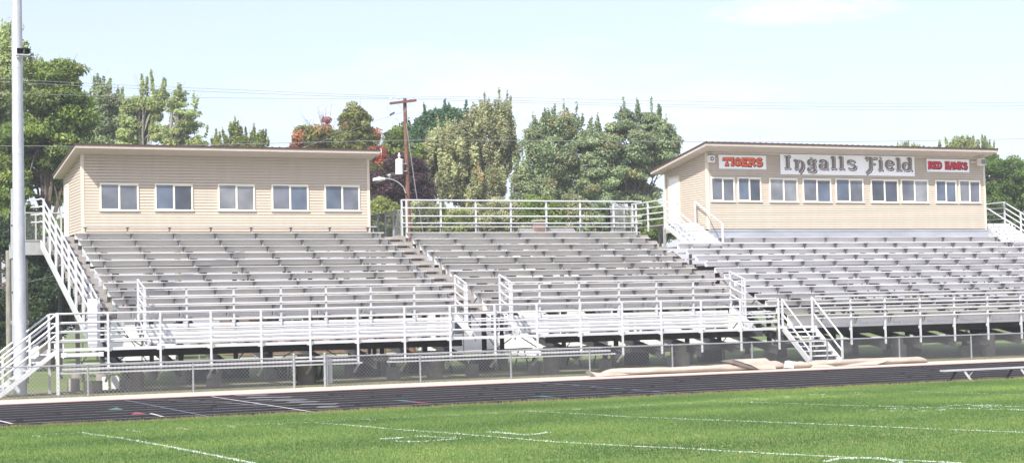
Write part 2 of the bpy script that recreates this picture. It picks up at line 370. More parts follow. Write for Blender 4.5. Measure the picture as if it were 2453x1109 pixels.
for pts, w in [([(918.6,1052),(945,1049),(960,1047)], .26), ([(987,1044.6),(1040,1046.5),(1102.6,1049.7)], .12), ([(943.7,1056.4),(1000,1057),(1040.7,1055.7)], .12),
               ([(1050.8,1054.7),(1102.6,1050)], .14), ([(1164.5,1034),(1220,1038),(1268,1042.3)], .16), ([(1268,1042.3),(1313.3,1035)], .14),
               ([(2077,982),(2104,982)], .25), ([(2120,978.3),(2210,979.3)], .12), ([(2130,984.2),(2173,984.2)], .12), ([(2203,984.2),(2224,984.2)], .14), ([(2241,982),(2266,981.5)], .22),
               ([(2259,973.3),(2329,967.7)], .13), ([(2346,973.3),(2386,968.5)], .45), ([(2350,976),(2453,972.6)], .14), ([(2392,979.3),(2453,981.6)], .12),
               ([(1938,945),(1980,944.5)], .2), ([(1858,950),(1905,949.4)], .2), ([(1749,956.7),(1820,953.4)], .1), ([(2034,941),(2068,939.5)], .14), ([(2276,927),(2303,926)], .2),
               ([(1981,1106),(2004,1098.6),(2031,1096),(2104,1096)], .10), ([(2015,1098),(2052,1099)], .12), ([(2104,1096),(2160,1108)], .12)]:
    chalk('field_number', px_line(pts), w, gap=.03, dens=150)
# dry grass tufts along the track edge and blades over the near turf
def blades(name, n, fx, h0, h1, cols, kind='stuff', wid=(.004, .012), tint=None):
    v = []; f = []; cols_ = []
    for i in range(n):
        x, y, z = fx(); t = rnd.random()*6.28; w = rnd.uniform(*wid); h = rnd.uniform(h0, h1); l = rnd.uniform(0, .5)*h; t2 = rnd.random()*6.28
        k = len(v); v += [(x-w*math.cos(t), y-w*math.sin(t), z-.004), (x+w*math.cos(t), y+w*math.sin(t), z-.004), (x+l*math.cos(t2), y+l*math.sin(t2), z+h)]
        f.append((k, k+1, k+2)); c = rnd.choice(cols); c = tint(x, y, c) if tint else c; cols_ += [c]*3
    me = bpy.data.meshes.new(name); me.from_pydata(v, [], f); ca = me.color_attributes.new('tint', 'FLOAT_COLOR', 'POINT')
    ca.data.foreach_set('color', np.array([(*c, 1) for c in cols_], dtype=np.float32).ravel()); me.materials.append(M['leaf'])
    o = bpy.data.objects.new(name, me); col.objects.link(o); tag(o, kind=kind); return o
tufts = [(rnd.uniform(-6, 34), rnd.uniform(.03, .3)) for _ in range(150)]
def fx1():
    if rnd.random() < .5:
        c, s = rnd.choice(tufts); return rnd.gauss(c, s), rnd.gauss(3.72, .04), -.052
    return rnd.uniform(-6, 36), rnd.gauss(3.60, .11), -.052
o = blades('edge_grass', 30000, fx1, .02, .085, [(.30,.25,.11), (.24,.24,.09), (.14,.20,.05), (.36,.30,.16)]); tag(o, 'dry tufts of grass along the inner edge of the black track', 'grass')
def fx2():
    while True:
        y = -18.8+22.5*rnd.random()**.85; x = rnd.uniform(-4.5, 36)
        if y < -8.2-.83*(x+2.3) or x < -6.6+.134*(y+32.16) or x > -4.6+.885*(y+32.16): continue
        return x, y, fz(y)
NB = [(rnd.uniform(.2, 1.6), rnd.uniform(0, 6.28), rnd.uniform(0, 6.28), rnd.uniform(.5, 1)) for _ in range(14)]
def patch_tint(x, y, c):
    s1 = sum(a*math.sin(x*f*math.cos(t)+y*f*1.5*math.sin(t)+p) for f, t, p, a in NB)/4.2
    k = 1+.27*s1; w = max(0, min(1, .25+.5*s1)); return (c[0]*k*(1+.35*w), c[1]*k*(1+.06*w), c[2]*k)
o = blades('field_grass', 300000, fx2, .016, .040, [(.072,.162,.038), (.105,.212,.05), (.15,.26,.075), (.086,.187,.042), (.185,.25,.085)], tint=patch_tint); tag(o, 'short mown green blades of turf covering the football field', 'grass')
def fx3():
    return rnd.uniform(-3, 45), rnd.gauss(17.3, .10), -.055
o = blades('fence_weeds', 9000, fx3, .02, .09, [(.16,.19,.06), (.25,.22,.11), (.10,.15,.04)]); tag(o, 'weeds and dry grass growing along the foot of the chain link fence', 'weeds')

# ---------------------------------------------------------------- grandstand sections
LY = lambda k: 23.29+.752*k
LZ = lambda k: 2.573+.281*k
RY = lambda k: 20.55+.723*k
RZ = lambda k: 1.745+.277*k
def seat_row(root, x0, x1, Y, Z, m, name='seat_plank'):
    mb = MB(); mb.prism([(Y-.06, Z-.034), (Y-.06, Z-.008), (Y-.05, Z-.002), (Y+.235, Z-.002), (Y+.25, Z-.01), (Y+.25, Z-.034)], 'x', x0, x1)
    return mb.build(name, m, root)
def bracket_mesh(hgt, d=.16):
    mb = MB()
    mb.box(-.019, .019, .02, .16, -hgt, -.047); mb.box(-.022, .022, -.512, -.496, -.425, -.30); mb.box(-.010, .010, -.50, .05, -.42, -.395); mb.box(-.05, .05, -.03, .22, -.062, -.0465); mb.beam((0, -.0, -.062), (0, .11, -.17), .04, .03)
    me = bpy.data.meshes.new('bracket'); me.from_pydata(mb.v, [], mb.f); me.materials.append(M['bracket']); return me
BR = bracket_mesh(.40)
def put(me, name, x, y, z, parent):
    o = bpy.data.objects.new(name, me); col.objects.link(o); o.parent = parent; o.location = Vector((x, y, z))-wloc(parent); return o
def section(name, label, x0, x1, fx0, fx1, yf, zf, ks, bx0, sp, mr, raker=True, limit=96, group=None, plain=None, raketop=None, bench=None):
    root = thing(name, label, 'bleachers', (x0, yf(0), 0), group); cnt = 0; extra = MB()
    n0 = math.ceil((x0-bx0)/sp+.05); xs = [bx0+sp*j for j in range(n0, 200) if bx0+sp*j < x1-.05]
    for k in ks:
        Y, Z = yf(k), zf(k); H = .40; rm = mr(k)
        seat_row(root, x0, x1, Y, Z, M['seatc'] if rm is M['riserc'] else M['seat'])
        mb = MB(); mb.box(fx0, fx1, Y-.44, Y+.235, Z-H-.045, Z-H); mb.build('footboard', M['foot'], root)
        x = x0-.0
        if True:
            mb = MB(); e = [x0]+[q for q in xs]+[x1]; e = sorted(set(e))
            ends_ = ([(fx0, e[0]-.01)] if fx0 < x0-.05 else [])+([(x1+.01, fx1)] if fx1 > x1+.05 else [])
            segs = [(a+.012, b-.012) for a, b in zip(e[:-1], e[1:]) if b-a > .1]
            for a, b in segs:
                lo = Z-.398 if k == 0 else Z-.212; mb.prism([(Y+.265, lo), (Y+.262, Z-.135), (Y+.27, Z-.13), (Y+.265, Z-.02), (Y+.29, Z-.02), (Y+.29, lo)], 'x', a, b)
            mb.build('riser_panel', rm, root)
            mb = MB()
            for a, b in ends_: mb.box(a, b, Y+.262, Y+.285, Z-.37, Z-.15)
            if ends_: mb.build('aisle_riser', M['aisle'], root)
        for x in xs:
            if cnt < limit: put(BR, 'seat_bracket', x, Y, Z, root); cnt += 1
            else:
                n = len(extra.v); me = BR
                extra.v += [(v.co.x+x, v.co.y+Y, v.co.z+Z) for v in me.vertices]; extra.f += [tuple(i+n for i in p.vertices) for p in me.polygons]
    if extra.v: extra.build('seat_bracket', M['bracket'], root, kind='stuff')
    return root, xs
AX0, AX1, BX0, BX1, CX0 = 5.41, 17.45, 18.49, 29.05, 29.68
SP = 1.6; bA = 5.885
secA, xa = section('bleacher_section', 'left bleacher section of weathered grey aluminium seats below the plain press booth', AX0, AX1, 4.42, AX1, LY, LZ, list(range(0, 11)), bA, SP, lambda k: M['riser'], bench=1)
secB, xb = section('bleacher_section', 'middle bleacher section of weathered grey aluminium seats below the open back rail', BX0, BX1, BX0, 29.62, LY, LZ, list(range(0, 11)), bA, SP, lambda k: M['riser'], bench=1)
secC, xc = section('bleacher_section', 'right bleacher section of brighter aluminium seats below the booth with the signs', CX0, 54, CX0, 54, RY, RZ, list(range(0, 12)), 42.323, SP, lambda k: M['riserc'] if k >= 4 else M['riser'], bench=1)
# top benches
def bench_row(root, x0, x1, Y, Z, xs, me=None):
    seat_row(root, x0, x1, Y, Z, M['seat'], 'top_bench')
    for x in [x0+.12]+[q for q in xs if x0+.5 < q < x1-.3]+[x1-.12]: put(BR, 'bench_bracket', x, Y, Z, root)
bench_row(secA, 5.80, 17.42, LY(11), LZ(11), xa); bench_row(secB, 18.62, 29.30, LY(11), LZ(11), xb); bench_row(secC, 32.05, 47.1, RY(12), RZ(12), xc)
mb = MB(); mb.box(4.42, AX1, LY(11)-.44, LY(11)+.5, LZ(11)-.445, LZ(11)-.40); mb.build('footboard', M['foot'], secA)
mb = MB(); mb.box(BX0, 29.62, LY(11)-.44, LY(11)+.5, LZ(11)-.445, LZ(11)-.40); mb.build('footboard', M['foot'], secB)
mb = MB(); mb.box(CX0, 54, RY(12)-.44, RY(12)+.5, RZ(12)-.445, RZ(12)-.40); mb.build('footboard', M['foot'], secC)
mb = MB()
for a, b in zip(([32.0]+[q for q in xc if 32.3 < q < 47]), ([q for q in xc if 32.3 < q < 47]+[47.1])): mb.box(a+.012, b-.012, RY(12)+.27, RY(12)+.29, RZ(12)-.34, RZ(12)-.06)
mb.build('riser_panel', M['riserc'], secC)
# aisles: landings carry on across, with a half step between
def aisle(root, x0, x1, yf, zf, ks, halfx, kd=True):
    for k in ks:
        Y, Z = yf(k), zf(k)-.40
        if root is secB or root is secA:
            mb = MB(); mb.box(x0+.004, x1-.004, Y-.44, Y+.235, Z-.045, Z+.0); mb.build('aisle_landing', M['foot'], root)
            mb = MB(); mb.box(x0+.008, x1-.008, Y+.262, Y+.285, Z+.025, Z+.235); mb.build('aisle_riser', M['aisle'], root)
        mb = MB(); mb.box(halfx[0], halfx[1], Y-.0, Y+.255, Z+.105, Z+.142); mb.box(halfx[0]+.08, halfx[0]+.13, Y+.05, Y+.2, Z, Z+.105); mb.box(halfx[1]-.13, halfx[1]-.08, Y+.05, Y+.2, Z, Z+.105)
        mb.build('half_step', M['foot'], root)
aisle(secA, AX1, BX0, LY, LZ, range(0, 11), (17.62, 18.30))
for k in range(0, 11):
    Y, Z = LY(k), LZ(k)-.40
    mb = MB(); mb.box(4.52, 5.22, Y, Y+.255, Z+.105, Z+.142); mb.box(4.62, 4.66, Y+.05, Y+.2, Z, Z+.105); mb.box(5.08, 5.12, Y+.05, Y+.2, Z, Z+.105); mb.build('half_step', M['foot'], secA)
    mb = MB(); mb.box(29.12, 29.58, Y, Y+.255, Z+.105, Z+.142); mb.box(29.2, 29.24, Y+.05, Y+.2, Z, Z+.105); mb.build('half_step', M['foot'], secB)

# steel under the seats: rakers, columns, girders, braces, footings
def under(root, xs, yf, zf, kt, front, fm, y_cols, pier_x, zfr):
    yt, ztp = yf(kt)+.2, zf(kt)-.72
    kn = Vector((0, front+3.2, zfr+.60)); top_ = Vector((0, yt, ztp))
    for x in xs:
        mb = MB(); o = Vector((x, 0, 0)); a = Vector((x, front, zfr)); m_ = kn+o; b = top_+o
        for p, q_ in ((a, m_), (m_, b)):
            mb.beam(p, q_, .012, .26); mb.beam(p+Vector((0, 0, .13)), q_+Vector((0, 0, .13)), .11, .014); mb.beam(p-Vector((0, 0, .13)), q_-Vector((0, 0, .13)), .11, .014)
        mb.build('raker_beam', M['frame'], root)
    mb = MB(); mb.box(xs[0]-.5, xs[-1]+.5, 20.98, 21.0, .98, 1.24); mb.box(xs[0]-.5, xs[-1]+.5, 20.93, 20.979, .98, 1.0); mb.build('deck_girder', M['frame'], root)
    for yc in y_cols:
        zt = (zfr+.60*(yc-front)/3.2 if yc < kn.y else kn.z+(ztp-kn.z)*(yc-kn.y)/(yt-kn.y))-.14
        mb = MB(); x0, x1 = xs[0]-.4, xs[-1]+.4
        mb.box(x0, x1, yc-.06, yc+.06, zt-.26, zt-.24); mb.box(x0, x1, yc-.008, yc+.008, zt-.24, zt-.02); mb.box(x0, x1, yc-.06, yc+.06, zt-.02, zt)
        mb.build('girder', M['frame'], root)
        for px in pier_x:
            mb = MB(); mb.box(px-.07, px+.07, yc-.07, yc-.055, .35, zt-.265); mb.box(px-.07, px+.07, yc+.055, yc+.07, .35, zt-.265); mb.box(px-.006, px+.006, yc-.055, yc+.055, .35, zt-.265)
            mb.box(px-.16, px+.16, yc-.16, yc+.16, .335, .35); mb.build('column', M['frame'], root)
            mb = MB(); mb.cyl(px, yc, -.3, .333, .23, .23, 18); mb.build('footing', M['concs'], root, smooth=True)
        if yc == y_cols[0]: continue
        for a, b in zip(pier_x[:-1:2], pier_x[1::2]):
            mb = MB(); mb.tube((a, yc+.1, .4), (b, yc+.1, zt-.3), .022, n=4); mb.tube((b, yc+.14, .4), (a, yc+.14, zt-.3), .022, n=4); mb.build('cross_brace', M['frame'], root)
pA = [5.4, 8.1, 11.3, 14.3, 17.2]; pB = [19.6, 22.4, 25.2, 28.4]; pC = [31.6, 34.7, 38.4, 41.8, 45.2, 48.6, 52]
under(secA, [q for q in [bA+SP*j-1.0 for j in range(0, 8)] if q < AX1+.3], LY, LZ, 11, 19.35, 0, (21.6, 26.0, 30.6), pA, .50)
under(secB, [25.05-4.8, 25.05-3.2, 25.05-1.6, 25.05, 26.65, 28.2], LY, LZ, 11, 19.35, 0, (21.6, 26.0, 30.6), pB, .50)
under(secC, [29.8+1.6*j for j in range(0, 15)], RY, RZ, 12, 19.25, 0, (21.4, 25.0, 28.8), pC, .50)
# large concrete piers under the front deck
for root, xs_ in ((secA, (5.35, 10.9, 15.4)), (secB, (19.75, 25.0)), (secC, (31.2, 34.6, 38.9, 43.5))):
    for x in xs_: mb = MB(); mb.cyl(x, 20.6, -.3, .86, .27, .27, 22); mb.build('pier', M['concs'], root, smooth=True)

# ---------------------------------------------------------------- front walkways and guards
def rail_run(root, p0, p1, heights, r=.030, name='rail'):
    for h in heights:
        mb = MB(); mb.tube(Vector(p0)+Vector((0, 0, h)), Vector(p1)+Vector((0, 0, h)), r, n=8); mb.build(name, M['alu'], root, smooth=True)
def post(root, x, y, z0, z1, w=.055, name='post'):
    mb = MB(); mb.box(x-w/2, x+w/2, y-w/2, y+w/2, z0, z1); return mb.build(name, M['alu'], root)
YG = 19.3
deckA = thing('front_walkway', 'left front walkway with guardrail, ending at the steps up to it', 'walkway', (4, YG, 1.2))
def deck(root, x0, x1, y0, y1, z):
    n = 7; w = (y1-y0)/n
    for i in range(n):
        mb = MB(); mb.box(x0, x1, y0+i*w+.008, y0+(i+1)*w-.008, z-.05, z); mb.build('deck_plank', M['foot'], root)
    mb = MB(); mb.box(x0, x1, y0-.03, y0-.002, z-.075, z+.018); mb.build('deck_edge', M['alu'], root)
deck(deckA, 2.85, 17.0, YG+.04, 21.1, 1.30); deck(deckA, 17.02, 28.2, YG+.04, 21.1, 1.30)
gpx = [257, 382, 503, 623, 740, 854, 966, 1075, 1182, 1283, 1387, 1487, 1580, 1676, 1770, 1861]
gX = [at(x, 748-.0218*(x-252), YG)[0] for x in gpx]
rail_run(deckA, (2.82, YG-.02, 0), (28.2, YG-.02, 0), (2.35, 2.08, 1.815, 1.55), .031, 'guard_rail')
for i, x in enumerate(gX):
    post(deckA, x, YG-.075, .50 if i < 12 else .52, 2.37, .058, 'guard_post')
    if i < 15:
        mb = MB(); mb.box(x-.1, x+.1, YG-.05, YG-.035, 1.2, 1.29); mb.build('post_plate', M['alu'], deckA)
# low bench planks carried outside the posts
for (a, b) in ((2.86, 12.33), (13.25, 21.5)):
    for j, (y, z) in enumerate(((YG-.16, .60), (YG-.20, .71), (YG+.08, .82))):
        mb = MB(); mb.prism([(y-.02, z-.045), (y-.02, z), (y+.02, z+.012), (y+.24, z+.012), (y+.24, z-.045)], 'x', a+.05*j, b-.2*j); mb.build('low_plank', M['low'], deckA)
for x in gX[:12]:
    mb = MB(); mb.beam((x, YG-.1, .55), (x, YG+.35, .28), .07, .05); mb.build('plank_bracket', M['frame2'], deckA)
# second guard on the fascia, with aisle flanks
YF = 22.70
def flank(root, x, side):
    y1, y0 = YF-.02, 21.62; z1, z0 = 3.43, 3.10
    for h in (0, -.29, -.58, -.87):
        mb = MB(); mb.tube((x, y1, z1+h), (x, y0, z0+h), .030, n=8); mb.build('flank_rail', M['alu'], root, smooth=True)
    post(root, x, y1, 1.9, z1+.02, .06, 'flank_post'); post(root, x, y0+.04, 1.32, z0+.0, .06, 'flank_post'); post(root, x, y0+.22, 1.32, z0+.03, .05, 'flank_post')
    mb = MB(); mb.beam((x+side*.03, YF, 2.0), (x+side*.03, 21.15, 1.33), .05, .24); mb.build('stair_stringer', M['alu'], root)
def fascia(root, x0, x1, posts):
    z = 1.315; h = .132
    for i in range(5):
        mb = MB(); a = z+i*h+.005; b = a+h-.010
        mb.prism([(YF+.05, a), (YF+.03, a+.004), (YF+.022, (a+b)/2), (YF+.03, b-.004), (YF+.05, b), (YF+.07, b), (YF+.07, a)], 'x', x0, x1); mb.build('fascia_plank', M['fascia'], root)
    mb = MB(); mb.box(x0, x1, YF-.02, YF+.26, 2.075, 2.135); mb.build('fascia_cap', M['seat'], root)
    for hh in (3.14, 2.87, 2.60, 2.33):
        mb = MB(); mb.tube((x0-.1, YF-.05, hh), (x1+.05, YF-.05, hh), .030, n=8); mb.build('guard_rail', M['alu'], root, smooth=True)
    for x in posts:
        post(root, x, YF-.01, 1.84, 3.16, .058, 'guard_post'); mb = MB(); mb.box(x-.07, x+.07, YF+.0, YF+.02, 1.98, 2.12); mb.build('post_plate', M['alu'], root)
        mb = MB(); mb.box(x-.11, x+.11, YF+.02, YF+.05, 1.24, 1.30); mb.build('foot_block', M['alu'], root)
fasA = thing('raised_guardrail', 'upper front guardrail on white plank fascia of the left section', 'guardrail', (6, YF, 1.4), 'upper front guardrails')
fascia(fasA, 6.05, 16.95, [at(x, y, YF)[0] for x, y in ((446,690),(559,687),(672,684),(780,681),(887,678),(991,676))]); flank(fasA, 5.93, 1); flank(fasA, 17.08, -1)
fasB = thing('raised_guardrail', 'upper front guardrail on white plank fascia of the middle section', 'guardrail', (19, YF, 1.4), 'upper front guardrails')
fascia(fasB, 18.95, 28.3, [at(x, y, YF)[0] for x, y in ((1291,670),(1386,668),(1481,666),(1571,664),(1659,663))]); flank(fasB, 18.80, 1); flank(fasB, 28.40, -1)
for root, x0, x1 in ((secA, 4.45, 5.88), (secB, 17.15, 18.74), (secB, 28.5, 29.75)):
    for i in range(4):
        mb = MB(); y = 21.42+.3*i; z = 1.30+.205*(i+1); mb.box(x0, x1, y, y+.30, z-.045, z); mb.build('front_step', M['treadw'], root)
    for x in (x0+.02, x1-.06):
        mb = MB(); mb.beam((x+.02, 21.2, 1.2), (x+.02, 22.8, 2.1), .04, .16); mb.build('step_stringer', M['frame2'], root)
# right walkway
YH = 19.05
deckC = thing('front_walkway', 'right front walkway with guardrail, beyond the aluminium access stairs', 'walkway', (29.8, YH, 1.2))
deck(deckC, 28.25, 54, YH+.2, 20.35, 1.335)
mb = MB(); mb.box(29.78, 54, YH+.165, YH+.172, 1.27, 1.35); mb.build('edge_strip', M['alu'], deckC)
rail_run(deckC, (29.72, YH-.02, 0), (54, YH-.02, 0), (2.39, 2.13, 1.87, 1.60), .031, 'guard_rail')
cX = [at(x, 709, YH)[0] for x in (1946, 2038, 2120, 2204, 2286, 2366, 2446)]; cX += [cX[-1]+1.6*i for i in range(1, 8)]
for x in cX:
    post(deckC, x, YH+.04, .60, 2.41, .058, 'guard_post'); mb = MB(); mb.box(x-.05, x+.05, YH+.075, YH+.10, 1.13, 1.24); mb.build('post_plate', M['alu'], deckC)

# ---------------------------------------------------------------- front access stairs
def stairs_y(name, label, x0, x1, ya, za, yb, zb, n, kind='stairs', rails=(.95, .42), r=.032, tread=.26, grp=None):
    # climbs along +y from (ya, za) to (yb, zb)
    root = thing(name, label, kind, ((x0+x1)/2, ya, za), grp); d = Vector((0, yb-ya, zb-za))
    for x in (x0, x1):
        mb = MB(); mb.beam((x, ya-.03, za+.02), (x, yb, zb-.05), .05, .2); mb.build('stringer', M['alu'], root)
    for i in range(n):
        t = (i+.6)/n; y = ya+(yb-ya)*t; z = za+(zb-za)*(i+1)/(n+1); mb = MB(); mb.prism([(y-tread/2, z-.04), (y-tread/2, z-.006), (y-tread/2+.02, z), (y+tread/2, z), (y+tread/2, z-.04)], 'x', x0+.03, x1-.03); mb.build('tread', M['treadw'], root)
    for x in (x0-.02, x1+.02):
        hr = MB(); 
        for h in rails: hr.tube((x, ya, za+h+.05), (x, yb, zb+h+.05), r, n=8)
        hr = hr.build('handrail', M['alu'], root, smooth=True)
        for (y, z) in ((ya, za), (yb, zb)):
            mb = MB(); mb.box(x-.03, x+.03, y-.03, y+.03, z-.05, z+max(rails)+.08); mb.build('post', M['alu'], hr)
    return root
stairs_y('access_stairs', 'aluminium access stairs rising from behind the rolled tarp to the right walkway', 28.42, 29.72, 17.5, -.03, 19.2, 1.32, 7)

# left stairs: run down to the left from the landing at the end of the walkway
st = thing('access_stairs', 'aluminium access stairs descending past the tall light pole at the left edge', 'stairs', (2.8, 20, 0))
def xs_line(z_top): return (2.76, z_top), (2.76-3.6, z_top-2.75)
for yy in (YG-.02, 20.75):
    for z in (2.33, 2.03, 1.72):
        (a, za), (b, zb) = xs_line(z); mb = MB(); mb.tube((a, yy, za), (b, yy, zb), .032, n=8); mb.build('handrail', M['alu'], st, smooth=True)
    (a, za), (b, zb) = xs_line(1.24); mb = MB(); mb.beam((a, yy, za), (b, yy, zb), .05, .13); mb.build('stringer', M['alu'], st)
    for i in range(1, 5):
        x = 2.76-.78*i; zt = 2.33-.764*.78*i; post(st, x, yy, zt-1.12, zt, .06)
for i in range(8):
    x = 2.62-.30*i; z = 1.16-.1*0-.764*.30*i; mb = MB(); mb.box(x-.15, x+.15, YG+.04, 20.7, z-.045, z); mb.build('tread', M['treadw'], st)
post(st, 2.78, YG-.06, -.06, 2.39, .085, 'landing_post'); post(st, 2.78, 20.75, -.06, 2.36, .07, 'landing_post')
mb = MB(); mb.box(2.88, 4.14, YG-.045, YG-.025, 1.06, 1.17); mb.box(2.88, 3.05, YG-.06, YG-.046, 1.05, 1.19); mb.box(3.98, 4.14, YG-.06, YG-.046, 1.05, 1.19); mb.build('toe_plate', M['alu'], st)
rail_run(st, (2.80, 20.78, 0), (4.25, 20.78, 0), (2.35, 2.06, 1.78, 1.5), .03, 'landing_rail')

# ---------------------------------------------------------------- side guard of the left section, running up the slope
XS = 4.30
sg = thing('side_guardrail', 'sloping white pipe guardrail and stringer climbing the left end of the bleachers', 'guardrail', (XS, 21, 1))
dz = (6.70-2.82)/(31.4-21.0)
for h in (0, -.28, -.56, -.84):
    mb = MB(); mb.path([(XS, 20.95, 2.82+h), (XS, 31.15, 2.82+dz*10.2+h), (XS, 31.5, 6.68+h), (XS-.10, 31.75, 6.66+h), (XS-.35, 31.75, 6.66+h)], .031, 8); mb.build('side_rail', M['alu'], sg, smooth=True)
mb = MB(); mb.beam((XS-.02, 20.9, 1.03), (XS-.02, 31.6, 1.03+dz*10.7), .06, .26); mb.build('stringer', M['alu'], sg)
for i in range(9):
    y = 21.0+1.28*i; z = 2.82+dz*(y-20.95); post(sg, XS+.045, y, z-1.82, z, .06); post(sg, XS+.045, y+.18, z-1.75, z+.0, .04)
mb = MB(); mb.box(3.98, XS-.04, 20.86, 20.88, 1.32, 2.80); mb.build('end_panel', M['white'], sg)
for k in range(0, 11):
    pass
# ---------------------------------------------------------------- rear guard of the middle section
rg = thing('back_guardrail', 'five rail back guardrail above the middle section between the two press booths', 'guardrail', (24, 32, 5.2))
YB = 32.05
for h, r in ((6.76, .034), (6.44, .03), (6.11, .03), (5.82, .03)):
    mb = MB(); mb.tube((18.72, YB, h), (29.85, YB, h), r, n=8); mb.build('back_rail', M['alu'], rg, smooth=True)
for px in (963, 1056, 1140, 1224, 1309, 1390, 1470, 1524): 
    x = at(px, 482, YB)[0]; post(rg, x, YB+.05, 4.9, 6.78, .065)
post(rg, 18.72, YB-.5, 4.9, 6.70, .065)

def mesh_panel(root, p, q, z0, z1, step=.075, r=.0035, slope=0.0, name='chain_mesh'):
    p = Vector(p); q = Vector(q); L = (q-p).length; d = (q-p)/L; h = z1-z0; mb = MB(); n = int((L+h)/step)
    for i in range(n+1):
        s = i*step-h
        for sgn in (1, -1):
            a, b = s, s+h; za, zb = (z0, z1) if sgn == 1 else (z1, z0)
            if a < 0: za = za+(zb-za)*(-a/h); a = 0
            if b > L: zb = za+(zb-za)*((L-a)/(b-a)); b = L
            if b-a < .01: continue
            A = p+d*a; Bq = p+d*b; o = .004*sgn
            mb.tube((A.x, A.y+o, za+slope*a), (Bq.x, Bq.y+o, zb+slope*b), r, n=3, caps=False)
    return mb.build(name, M['fence'], root)
def cl_panel(name, label, pts, z0, z1, grp=None, sp=1.0):
    root = thing(name, label, 'fence panel', (*pts[0], z0), grp)
    for (a, b) in zip(pts[:-1], pts[1:]):
        A = Vector((*a, 0)); Bq = Vector((*b, 0)); L = (Bq-A).length; n = max(1, round(L/sp))
        for z in (z0+.03, z1): mb = MB(); mb.tube((A.x, A.y, z), (Bq.x, Bq.y, z), .028, n=6); mb.build('frame_rail', M['frame2'], root)
        for i in range(n+1): c = A+(Bq-A)*(i/n); mb = MB(); mb.box(c.x-.03, c.x+.03, c.y-.03, c.y+.03, z0-.1, z1+.02); mb.build('post', M['frame2'], root)
        mesh_panel(root, A, Bq, z0+.05, z1, .09, .003)
    return root
cl_panel('mesh_guard', 'chain link guard panel between the plain booth and the back guardrail', [(18.70, 32.1), (18.70, 35.8), (16.9, 35.8)], 5.28, 6.36)
cl_panel('mesh_guard', 'chain link guard around the landing left of the plain booth', [(3.75, 31.9), (3.75, 35.6), (5.7, 35.6)], 5.2, 6.42)
mb = MB(); mb.box(3.7, 5.8, 31.7, 35.65, 5.12, 5.18); root = thing('landing', 'grey steel landing outside the side door of the plain booth', 'landing', (4.7, 33, 5)); mb.build('deck', M['foot'], root)
mb = MB(); mb.box(3.7, 5.8, 31.72, 31.76, 4.62, 5.11); mb.box(3.7, 3.74, 31.78, 35.6, 4.62, 5.11); mb.build('support_beam', M['frame2'], root)
for x, y in ((3.8, 32.0), (3.8, 35.4), (5.6, 35.4)): mb = MB(); mb.box(x-.06, x+.06, y-.06, y+.06, -.1, 4.62); mb.build('column', M['frame'], root)
cl_panel('mesh_guard', 'chain link guard at the right end of the back guardrail beside the signed booth', [(29.1, 32.25), (29.1, 33.6), (30.2, 33.6)], 5.5, 6.62)
# back landings of the two booths
mb = MB(); mb.box(16.2, 18.66, 32.3, 35.9, 5.17, 5.22); root = thing('landing', 'grey steel landing behind the right corner of the plain booth', 'landing', (17.5, 34, 5)); mb.build('deck', M['foot'], root)
for x, y in ((17.6, 32.6), (18.5, 35.7)): mb = MB(); mb.box(x-.06, x+.06, y-.06, y+.06, -.1, 5.16); mb.build('column', M['frame'], root)

